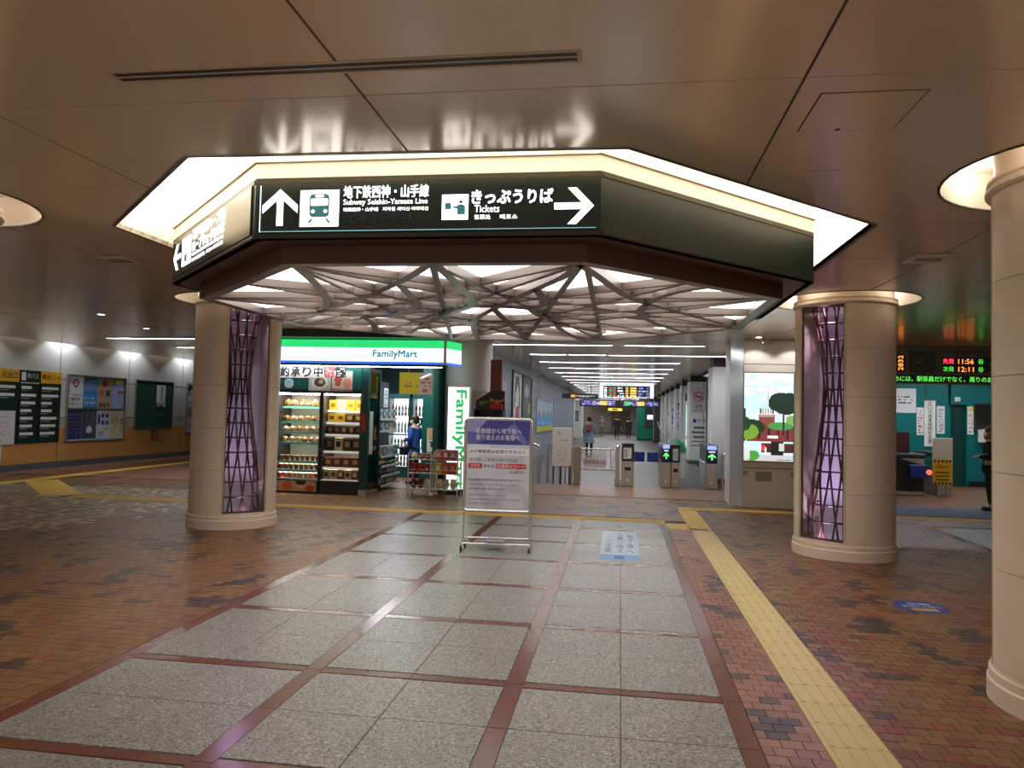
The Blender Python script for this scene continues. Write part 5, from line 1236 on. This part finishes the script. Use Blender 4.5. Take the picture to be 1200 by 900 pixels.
# ------------------------------------------------------------------ floor stickers
t = thing('floor_notice_sticker', 'pale blue floor notice sticker on the granite near the guiding strip', 'floor sticker', None, (3.0, 4.15, .0))
cv = Canvas(24, 60, (190, 208, 222)).rect(0, 0, 1, .16, (130, 172, 210)).rect(.38, .03, .62, .14, (70, 110, 180)).poly([(.0, 1), (.3, 1), (.0, .6)], (206, 220, 230)).poly([(1, 1), (.6, 1), (1, .5)], (176, 200, 220))
picture('print', cv, (0, 0, .0012), .475, 2.2, RX, UY, t)
for k, (b, x, y0, h) in enumerate((('地下鉄へ', .33, .5, 1.4), ('お乗り換え', .2, .5, 1.5), ('ご注意', .05, .5, .9))): text('\n'.join(b), (x, y0, .0015), .09, h, RX, UY, mat('sticker navy', srgb(70, 80, 110), .5), t, depth=.0006)
t = thing('round_floor_sticker', 'round blue floor sticker with white lettering and a yellow bar', 'floor sticker', None, (5.95, 2.68, 0))
obj('disc', MB().lathe([(0, .0012), (.235, .0012), (.235, -.002)], n=40), M_BLUE, t)
text('左側', (-.09, .07, .0016), .2, .075, RX, UY, M_SIGNW, t, bold=0., depth=.0006); text('歩行にご協力', (-.16, -.03, .0016), .34, .075, RX, UY, M_SIGNW, t, bold=0., depth=.0006)
obj('yellow_bar', MB().poly([(-.1, -.14, .0015), (.12, -.14, .0015), (.1, -.07, .0015), (-.12, -.07, .0015)], (0, 0, .0005)), M_YELLOW, t)

# ------------------------------------------------------------------ ceiling fittings
t = thing('slot_diffuser', 'long black slot air diffuser in the ceiling before the canopy', 'air diffuser', None, (.86, -1.5, CZ))
obj('frame', MB().box(0, 2.15, -.055, -.04, -.004, 0).box(0, 2.15, .04, .055, -.004, 0).box(-.02, 0, -.055, .055, -.004, 0).box(2.15, 2.17, -.055, .055, -.004, 0).box(0, 2.15, -.006, .006, -.004, 0), mat('diffuser frame', srgb(176, 150, 124), .4), t)
obj('slot', MB().box(0, 2.15, -.04, -.006, -.0015, 0), M_BLACK, t); obj('slot', MB().box(0, 2.15, .006, .04, -.0015, 0), M_BLACK, t)
t = thing('access_hatch', 'flush rectangular access hatch in the ceiling at upper right', 'ceiling hatch', None, (4.12, -1.03, CZ))
obj('leaf', MB().box(.008, .474, .008, .472, -.003, 0), M_CEIL, t); obj('gap', MB().box(0, .482, 0, .48, -.0012, 0), M_BLACK, t)
obj('latch', MB().lathe([(0, -.006), (.014, -.006), (.014, 0)], (.2, .455, 0), 12), M_DARK, t)
for k, (x, y, lab) in enumerate(((-2.03, 2.48, 'flat white ceiling cassette left of the canopy'), (6.0, 2.67, 'flat white ceiling cassette right of the canopy'))):
    t = thing('ceiling_cassette', lab, 'air cassette', 'flat ceiling cassettes', (x, y, CZ))
    obj('plate', MB().bbox(-.17, .17, -.17, .17, -.022, 0, .008), mat('cassette', srgb(206, 196, 184), .45), t); obj('grille', MB().box(-.12, .12, -.01, .01, -.025, -.022).box(-.12, .12, -.06, -.05, -.025, -.022).box(-.12, .12, .05, .06, -.025, -.022), M_DARK, t)
for k, (x, y) in enumerate(((-7.9, 6.6), (-5.6, 6.9), (-6.2, 9.0), (-4.6, 8.8), (7.4, 8.2))):
    t = thing('downlight', ('downlight nearest the left wall', 'downlight left of the store column, front row', 'downlight in the left rear row', 'downlight closest to the store front', 'downlight right of the far column')[k], 'downlight', 'small recessed downlights', (x, y, CZ))
    obj('ring', MB().lathe([(.05, -.001), (.075, -.006), (.08, 0)], n=20), M_WHITE, t); obj('lens', MB().lathe([(0, -.002), (.05, -.002)], n=16), mat('downlight lens', (1, .9, .75), .5, emit=12), t)
for k, (x, y) in enumerate(((5.75, 9.72), (6.45, 9.72))):
    t = thing('downlight', ('left', 'right')[k]+' downlight washing the screen pillar', 'downlight', 'small recessed downlights', (x, y, CZ))
    obj('ring', MB().lathe([(.05, -.001), (.075, -.006), (.08, 0)], n=20), M_WHITE, t); obj('lens', MB().lathe([(0, -.002), (.05, -.002)], n=16), MATS['downlight lens'], t)
    l = bpy.data.lights.new('downlight_lamp', 'SPOT'); l.energy = 13; l.color = (1, .95, .9); l.spot_size = math.radians(110); l.spot_blend = .4; l.shadow_soft_size = .04
    o = link(bpy.data.objects.new('downlight_lamp', l), t); o.location = (0, 0, -.02); o.rotation_euler = (math.radians(12), 0, 0)
t = thing('ceiling_speaker_box', 'small grey box hanging on the screen pillar near the ceiling', 'sensor', None, (5.9, 9.7, CZ))
obj('box', MB().bbox(-.1, .1, -.06, .06, -.16, -.1, .01), M_STEEL, t); obj('bracket', MB().tube([(-.1, 0, -.13), (-.1, 0, 0)], .006, 5), M_DARK, t); obj('bracket', MB().tube([(.1, 0, -.13), (.1, 0, 0)], .006, 5), M_DARK, t)

# ------------------------------------------------------------------ right side: station office, gates, train board
wr = struct('wall_office', MB().box(8.0, 12.05, 17, 17.2, 0, 3.2).box(12.45, 16, 17, 17.2, 2.25, 3.2).box(12.0, 12.45, 17, 17.2, 2.2, 3.2).box(12.45, 12.62, 17, 17.2, 0, 2.25).box(13.6, 16, 17, 17.2, 0, 2.25).box(12.62, 13.6, 17, 17.2, 0, 1.45), M_TEAL, 'teal clad wall of the station office')
for x in (9.0, 10.2, 11.4): obj('panel_joint', MB().box(x, x+.015, 16.995, 17.001, 0, 3.2), M_TEALD, wr)
obj('plinth', MB().box(8, 11.95, 16.95, 17, 0, .15).box(12.5, 16, 16.95, 17, 0, .15), M_BLACK, wr)
struct('door_1', MB().bbox(12.04, 12.44, 17.12, 17.18, 0, 2.2, .01), mat('door deep green', srgb(6, 62, 56), .4), 'recessed dark green office door')
w1 = struct('window_1', MB().box(12.62, 12.66, 16.98, 17.1, 1.45, 2.25).box(13.56, 13.6, 16.98, 17.1, 1.45, 2.25).box(12.66, 13.56, 16.98, 17.1, 1.45, 1.49).box(12.66, 13.56, 16.98, 17.1, 2.21, 2.25), M_DARK, 'dark framed office window')
obj('pane', MB().box(12.66, 13.56, 17.05, 17.06, 1.49, 2.21), M_GLASS, w1)
struct('wall_office_inside', MB().box(12.0, 16, 19, 19.2, 0, 3.2).box(12.5, 16, 17.2, 19, .0, .05), M_PW, 'pale room behind the office window')
struct('wall_right', MB().box(15.9, 16, -3.5, 19, 0, 3.2), M_WALLW, 'right end wall of the hall')
for k, (x, z, w_, h_, cv, lab) in enumerate(((10.55, 1.95, .62, .66, Canvas(16, 16, (226, 228, 230)).lines(.15, .35, .85, .75, 3, (90, 96, 110), 2), 'large white notice on the teal office wall'),
        (11.19, 1.35, .18, .75, Canvas(6, 20, (232, 232, 232)).lines(.1, .05, .9, .95, 10, (150, 90, 110), 3), 'narrow white notice beside the large one on the teal wall'),
        (11.70, 1.4, .2, .75, Canvas(6, 20, (226, 230, 232)).lines(.1, .05, .9, .95, 10, (150, 160, 170), 4), 'narrow white notice next to the office door'),
        (12.47, 1.4, .16, .75, Canvas(6, 20, (232, 232, 226)).rect(0, .85, 1, 1, (226, 200, 80)).lines(.1, .05, .9, .8, 10, (150, 150, 150), 5), 'slim notice with a yellow head right of the office door'))):
    t = thing('office_notice', lab, 'notice', 'paper notices on the office wall', (x, 16.99, z)); obj('sheet', MB().box(0, w_, -.004, .008, 0, h_), M_PAPER, t); picture('print', cv, (0.01, -.006, .01), w_-.02, h_-.02, RX, UZ, t)
t = thing('vertical_banner_notice', 'tall white banner with a vertical line of black writing by the office', 'banner', None, (11.38, 16.97, 1.05)); sh = obj('sheet', MB().box(0, .28, 0, .01, 0, 1.25), M_PAPER, t)
for i, c in enumerate('窓口の営業時間を変更しました'[:10]): text(c, (.09, -.003, 1.12-.115*i), .1, .1, RX, UZ, M_INK, sh, bold=0.)
obj('rod', MB().tube([(-.02, 0, 1.25), (.3, 0, 1.25)], .012, 6), M_STEEL, t)
t = thing('hand_sanitizer', 'white dispenser on the ledge under the office window', 'dispenser', None, (12.72, 16.93, 1.2)); obj('body', MB().bbox(0, .22, -.06, .04, 0, .34, .01), M_WHITE, t); obj('nozzle', MB().tube([(.11, -.06, .2), (.11, -.12, .16)], .015, 6), M_DARK, t)
t = thing('door_lamp', 'small white lamp box above the office door', 'lamp', None, (12.15, 16.97, 2.28)); obj('box', MB().bbox(0, .14, 0, .03, 0, .12, .01), M_WHITE, t); obj('lens', MB().bbox(.03, .11, -.015, 0, .03, .09, .008), M_PAPER, t)
# train board over the right gates
BY = 11.1
t = thing('train_departure_board', 'ceiling-hung train board with clock and orange and green lamps', 'display board', None, (7.6, BY, 2.46))
obj('case', MB().bbox(0, 4.4, 0, .35, 0, .74, .01), mat('board taupe', srgb(120, 108, 98), .4), t)
xo = 8.64-7.6
obj('left_led', MB().box(-.0+.2, xo+.16, -.006, 0, .22, .58), M_BLACK, t)
M_LEDO, M_LEDG, M_LEDR = mat('orange led', (1, .24, .03), .5, emit=1.8, sample=False), mat('green led text', (.1, .8, .08), .5, emit=.9, sample=False), mat('red led text', (1, .04, .08), .5, emit=1.8, sample=False)
text('2832', (xo+.12, -.009, .25), .3, .09, (0, 0, 1), (-1, 0, 0), M_LEDO, t, bold=0.)
ck = obj('clock', MB().bbox(xo+.24, xo+.72, -.02, 0, .22, .64, .01), mat('clock face', srgb(26, 46, 40), .4), t)
cxk, czk = xo+.48, .43
for i in range(12):
    a = i*PI/6; obj('hour_mark', MB().obox((cxk+.15*math.sin(a), -.022, czk+.15*math.cos(a)), RX, UZ, .010, .010, .002), mat('clock mark', srgb(110, 150, 100), .4), ck)
for a, l in ((-.05, .1), (-1.75, .15)): obj('clock_hand', MB().tube([(cxk, -.024, czk), (cxk+l*math.sin(a), -.024, czk+l*math.cos(a))], .007, 5), mat('clock hand', srgb(170, 190, 90), .4), ck)
lb = obj('led_panel', MB().box(xo+.84, 4.2, -.006, 0, .22, .52), M_BLACK, t)
for k, (a, b, m) in enumerate((('先発', '11:56', M_LEDR), ('次発', '12:11', M_LEDG))):
    z = .395-k*.155
    text(a, (xo+.86, -.009, z), .2, .1, RX, UZ, m, lb, bold=0.); text(b, (xo+1.14, -.009, z), .28, .095, RX, UZ, M_LEDO, lb, bold=0.); text('谷', (xo+1.5, -.009, z), .1, .1, RX, UZ, M_LEDG, lb); text('上', (xo+1.72, -.009, z), .1, .1, RX, UZ, M_LEDG, lb)
text('谷上・有馬温泉・三田方面', (xo+.86, -.003, .60), .85, .07, RX, UZ, M_INK, t, bold=.006)
tk = obj('ticker', MB().box(.1, 4.3, -.012, 0, .02, .17), M_BLACK, t); text('めには、駅係員だけでなく、周りのお客', (xo-.05, -.015, .035), 1.92, .11, RX, UZ, M_LEDG, tk, bold=.006)
obj('ceiling_gap', MB().box(0, 4.4, .02, .33, .738, .742), M_DARK, t)
# right gate machines
t = thing('gate_machine', 'dark fare gate machine with a lilac blue card reader on the right', 'ticket gate', None, (9.3, 13.7, 0))
obj('cabinet', MB().bbox(0, .85, 0, 1.4, .0, .88, .02), M_STEEL, t); obj('side_plate', MB().poly([(.02, -.006, .1), (.83, -.006, .1), (.83, -.006, .7), (.3, -.006, .86), (.02, -.006, .86)], (0, .005, 0)), M_BLACK, t); obj('top_deck', MB().bbox(-.02, .87, -.02, 1.42, .88, .97, .02), M_DARK, t); obj('backrest_panel', MB().bbox(.28, .6, .2, .25, .97, 1.46, .01), mat('maroon panel', srgb(70, 36, 34), .4), t)
rd = obj('card_reader', MB().bbox(.5, .88, -.16, -.008, .42, .72, .02), M_BLUE, t); obj('red_lamp', MB().lathe([(0, -.01), (.05, -.01), (.05, 0)], n=16).v and MB().tube([(.92-.04, -.17, .56), (.92-.04, -.19, .56)], .055, 14, flat=True), mat('red lamp', (1, .06, .03), .4, emit=3, sample=False), rd); obj('lamp_bar', MB().box(.845, .915, -.196, -.192, .55, .57), M_WHITE, rd)
t = thing('yellow_warning_board', 'white and yellow striped warning board on the fare gate', 'sign', None, (10.22, 13.4, .3))
obj('white_back', MB().bbox(.0, .42, .03, .06, 0, 1.05, .008), mat('cream plate', srgb(216, 204, 186), .5), t); obj('yellow_sheet', MB().box(0, .40, .02, .03, .0, .56), M_YELLOW, t)
for z in (.0, .5):
    for k in range(5): obj('black_stripe', MB().poly([(.01+.08*k, .018, z), (.05+.08*k, .018, z), (.075+.08*k, .018, z+.055), (.035+.08*k, .018, z+.055)], (0, .002, 0)), M_BLACK, t)
text('お知らせ', (.06, .017, .38), .26, .07, RX, UZ, M_RED, t)
for k in range(3): obj('print_line', MB().box(.05, .34, .017, .02, .1+.08*k, .13+.08*k), mat('ink brown', srgb(120, 90, 30), .5), t)
obj('stand', MB().box(.1, .14, .03, .06, -.3, 0).box(.28, .32, .03, .06, -.3, 0), M_STEEL, t)
t = thing('gate_machine', 'steel fare gate cabinet behind the yellow warning board', 'ticket gate', None, (10.5, 13.9, 0)); obj('cabinet', MB().bbox(0, .32, 0, 1.4, 0, .92, .02), M_STEEL, t); obj('top_deck', MB().bbox(-.01, .33, -.01, 1.41, .92, 1.0, .02), M_DARK, t); obj('bottle', MB().tube([(.05, .1, 1.0), (.05, .1, 1.16), (.05, .1, 1.2)], [.04, .04, .015], 10), M_WHITE, t)
# mat, second granite field
t = thing('entrance_mat', 'large blue-grey patterned mat before the right gates', 'mat', None, (8.2, 9.75, 0))
obj('weave', MB().bbox(0, 2.3, 0, 1.6, .0, .008, .003), mat('mat blue', srgb(98, 108, 136), .9, noise=.3, nscale=6), t); obj('edge', MB().box(-.03, 2.33, -.03, 0, 0, .006).box(-.03, 2.33, 1.6, 1.63, 0, .006).box(-.03, 0, 0, 1.6, 0, .006).box(2.3, 2.33, 0, 1.6, 0, .006), M_DARK, t)
for i in range(4):
    for j in range(4):
        o = link(bpy.data.objects.new('granite_slab', slab), floor); o.location = (8.2+i*.6, 5.9+j*.6, .002)
obj('band_tile', MB().box(8.08, 8.19, 5.8, 8.32, -.004, .0025), M_BAND, floor); obj('band_tile', MB().box(8.19, 10.6, 8.31, 8.42, -.004, .0025), M_BAND, floor)

# ------------------------------------------------------------------ people
M_SKIN = mat('skin', srgb(214, 170, 146), .5); M_HAIR = mat('black hair', (.012, .010, .010), .45)
def skin_mesh(name, verts, edges, m, parent, sub=2, root=0):
    bm = bmesh.new(); lay = bm.verts.layers.skin.verify(); vs = []
    for i, (x, y, z, r) in enumerate(verts):
        v = bm.verts.new((x, y, z)); v[lay].radius = (r, r) if not isinstance(r, tuple) else r; v[lay].use_root = (i == root); vs.append(v)
    for a, b in edges: bm.edges.new((vs[a], vs[b]))
    me = bpy.data.meshes.new(name); bm.to_mesh(me); bm.free()
    o = bpy.data.objects.new(name, me); COL.objects.link(o)
    s = o.modifiers.new('skin', 'SKIN'); s.use_smooth_shade = True
    q = o.modifiers.new('sub', 'SUBSURF'); q.levels = sub; q.render_levels = sub
    dg = bpy.context.evaluated_depsgraph_get(); new = bpy.data.meshes.new_from_object(o.evaluated_get(dg))
    bpy.data.objects.remove(o); bpy.data.meshes.remove(me)
    new.materials.clear(); new.materials.append(m); new.name = name
    for p in new.polygons: p.use_smooth = True
    return link(bpy.data.objects.new(name, new), parent)
def person(label, loc, face, H, arms, legs, top, bottom, hairstyle='short', long_top=None, hood=False, bag=None, mask=False, bald_col=None, group=None):
    """faces local +Y; arms / legs: per side joint points in units of a 1.65 m figure"""
    t = thing('person', label, 'person', group, loc, face); k = H/1.65; t.scale = (k, k, k)
    # continuous body
    V = [(0, 0, .92, .13), (0, 0, 1.08, .12), (0, .0, 1.28, .135), (0, -.01, 1.38, .09), (0, 0, 1.43, .052), (0, .01, 1.48, .062), (0, .02, 1.545, .082), (0, .015, 1.61, .066)]
    E_ = [(i, i+1) for i in range(7)]
    for s, (el, wr) in zip((-1, 1), arms):
        b = len(V); sh = (s*.165, -.01, 1.345)
        V += [(*sh, .056), (*el, .042), (*wr, .028)]; E_ += [(3, b), (b, b+1), (b+1, b+2)]
        d = (Vector(wr)-Vector(el)).normalized(); palm = Vector(wr)+d*.06; V.append((*palm, .026)); E_.append((b+2, b+3))
        side = d.cross(Vector((0, 1, .2))).normalized() if abs(d.y) < .8 else Vector((1, 0, 0)); fw = Vector((0, .5, -.5))
        for j in range(4):
            a = palm+side*(j-1.5)*.017; m1 = a+d*.035*(1-.12*abs(j-1.3)); e1 = m1+(d*.6+fw*.5).normalized()*.032
            n0 = len(V); V += [(*m1, .0085), (*e1, .007)]; E_ += [(b+3, n0), (n0, n0+1)]
        th = Vector(wr)+d*.03+side*.03+fw*.02; n0 = len(V); V += [(*th, .010), (*(th+d*.03+fw*.012), .008)]; E_ += [(b+2, n0), (n0, n0+1)]
    for s, (kn, an) in zip((-1, 1), legs):
        b = len(V); V += [(s*.085, 0, .84, .088), (*kn, .058), (*an, .042), (an[0], an[1]+.12, max(an[2]-.045, .03), .03)]; E_ += [(0, b), (b, b+1), (b+1, b+2), (b+2, b+3)]
    body = skin_mesh('body', V, E_, M_SKIN, t)
    # clothes follow the body
    V = [(0, 0, .90, .155), (0, 0, 1.08, .15), (0, 0, 1.26, .165), (0, -.01, 1.375, .11)]; E_ = [(0, 1), (1, 2), (2, 3)]
    for s, (el, wr) in zip((-1, 1), arms):
        b = len(V); w2 = Vector(el)+(Vector(wr)-Vector(el))*.93; V += [(s*.17, -.01, 1.335, .075), (*el, .06), (*w2, .047)]; E_ += [(3, b), (b, b+1), (b+1, b+2)]
    skin_mesh('jacket', V, E_, top, t)
    V = [(0, 0, .93, .14)]; E_ = []
    for s, (kn, an) in zip((-1, 1), legs):
        b = len(V); V += [(s*.09, 0, .82, .105), (*kn, .075), (an[0], an[1], an[2]+.04, .058)]; E_ += [(0, b), (b, b+1), (b+1, b+2)]
    skin_mesh('trousers', V, E_, bottom, t)
    for s, (kn, an) in zip((-1, 1), legs):
        obj('shoe', MB().ball((an[0], an[1]+.05, .045), .05, .13, .05, 12, 7).box(an[0]-.045, an[0]+.045, an[1]-.06, an[1]+.16, 0, .02), M_BLACK, t)
    if long_top:
        z0, rb = long_top
        obj('coat_skirt', MB().lathe([(.165, 1.0), (.18, .85), (rb, z0), (rb-.012, z0), (.16, .85)], n=28, sy=.78), top, t)
    # face
    f = MB().ball((0, .108, 1.535), .014, .02, .022, 8, 5); obj('nose', f, M_SKIN, t)
    for s in (-1, 1):
        obj('eye', MB().ball((s*.032, .095, 1.56), .012, .006, .006, 8, 5), M_BLACK, t); obj('ear', MB().ball((s*.082, .01, 1.545), .012, .022, .032, 8, 5), M_SKIN, t)
    obj('mouth', MB().ball((0, .095, 1.495), .022, .008, .005, 8, 4), mat('lips', srgb(170, 100, 90), .5), t)
    if mask: obj('mask', MB().ball((0, .062, 1.505), .07, .052, .045, 12, 7), M_WHITE, t)
    hm = bald_col or M_HAIR
    if hood: obj('hood', MB().ball((0, -.005, 1.565), .115, .125, .125, 18, 10), top, t)
    else:
        mb = MB().ball((0, -.012, 1.585), .096, .108, .098, 18, 9, z0=-.25); mb.ball((0, -.045, 1.55), .085, .075, .10, 14, 8)
        obj('hair', mb, hm, t)
        if hairstyle == 'ponytail': obj('ponytail', MB().tube([(0, -.11, 1.60), (0, -.17, 1.59), (0, -.19, 1.52), (0, -.17, 1.42)], [.02, .038, .036, .008], 10), hm, t)
        if hairstyle == 'bob': obj('hair_bob', MB().ball((0, -.03, 1.55), .118, .11, .115, 18, 9), hm, t)
        if hairstyle == 'long': obj('hair_long', MB().tube([(0, -.06, 1.6), (0, -.10, 1.48), (0, -.11, 1.3)], [.08, .095, .05], 12), hm, t)
    if bag == 'backpack':
        g = obj('backpack', MB().ball((0, -.23, 1.17), .135, .09, .19, 16, 10), mat('red bag', srgb(150, 62, 62), .6), t); obj('pocket', MB().ball((0, -.30, 1.1), .09, .04, .09, 12, 7), mat('red bag', (0, 0, 0)), g)
    if bag == 'hand':
        g = obj('handbag', MB().bbox(-.26, -.14, .06, .28, .70, .92, .03), M_BLACK, t); obj('bag_handle', MB().tube([(-.2, .09, .91), (-.2, .13, 1.02), (-.2, .21, 1.02), (-.2, .25, .91)], .01, 6), M_BLACK, g)
    if bag == 'side':
        g = obj('shoulder_bag', MB().bbox(.16, .27, -.1, .16, .78, 1.0, .03), M_BLACK, t); obj('bag_strap', MB().tube([(.22, .02, 1.0), (.12, -.02, 1.38)], .012, 6), M_BLACK, g)
    return t
down = (((-.235, -.01, 1.10), (-.25, .06, .88)), ((.235, -.01, 1.10), (.25, .06, .88)))
hold = (((-.24, -.03, 1.10), (-.17, .19, 1.06)), ((.24, -.03, 1.10), (.17, .19, 1.06)))
stand = (((-.095, .01, .47), (-.1, -.02, .08)), ((.095, .01, .47), (.1, -.02, .08)))
walk = (((-.09, .10, .48), (-.09, .12, .08)), ((.09, -.02, .46), (.09, -.24, .13)))
BLUEC = mat('blue jacket', srgb(40, 84, 176), .7); GREYC = mat('grey blue coat', srgb(132, 146, 166), .75); BLK = mat('black cloth', (.016, .016, .02), .7); BEI = mat('beige jacket', srgb(140, 130, 116), .75); KHA = mat('khaki trousers', srgb(110, 104, 92), .8); DKC = mat('dark trousers', (.03, .03, .035), .8); MUS = mat('mustard scarf', srgb(170, 130, 60), .8)
person('person in a blue jacket and mask shopping in the store entrance', (-1.48, 12.1, 0), math.radians(75), 1.56, hold, stand, BLUEC, DKC, 'ponytail', long_top=(.72, .2), bag='hand', mask=True)
person('person in a long grey coat with a red backpack walking past the gates', (1.92, 27.3, 0), 0, 1.62, down, stand, GREYC, BLK, 'bob', long_top=(.52, .27), bag='backpack')
person('hooded person in black walking deep in the passage', (3.0, 50.5, 0), 0, 1.72, down, walk, BLK, DKC, hood=True, long_top=(.6, .22))
person('person in a long black coat beside the hooded one', (3.86, 53, 0), 0, 1.58, down, stand, BLK, DKC, 'bob', long_top=(.4, .26), bag='side')
person('person in a beige jacket and khaki trousers deep in the passage', (1.75, 56, 0), 0, 1.6, hold, stand, BEI, KHA, 'short', bald_col=mat('grey hair', (.3, .3, .3), .6))
r_ = person('person in dark clothes with a mustard scarf at the right column edge', (10.3, 10.95, .02), math.radians(60), 1.6, hold, stand, BLK, DKC, 'short', bag='side', bald_col=mat('brown cap', srgb(120, 84, 40), .7))
obj('scarf', MB().lathe([(.07, 1.40), (.11, 1.42), (.115, 1.46), (.09, 1.5), (.06, 1.49)], n=18), MUS, r_)
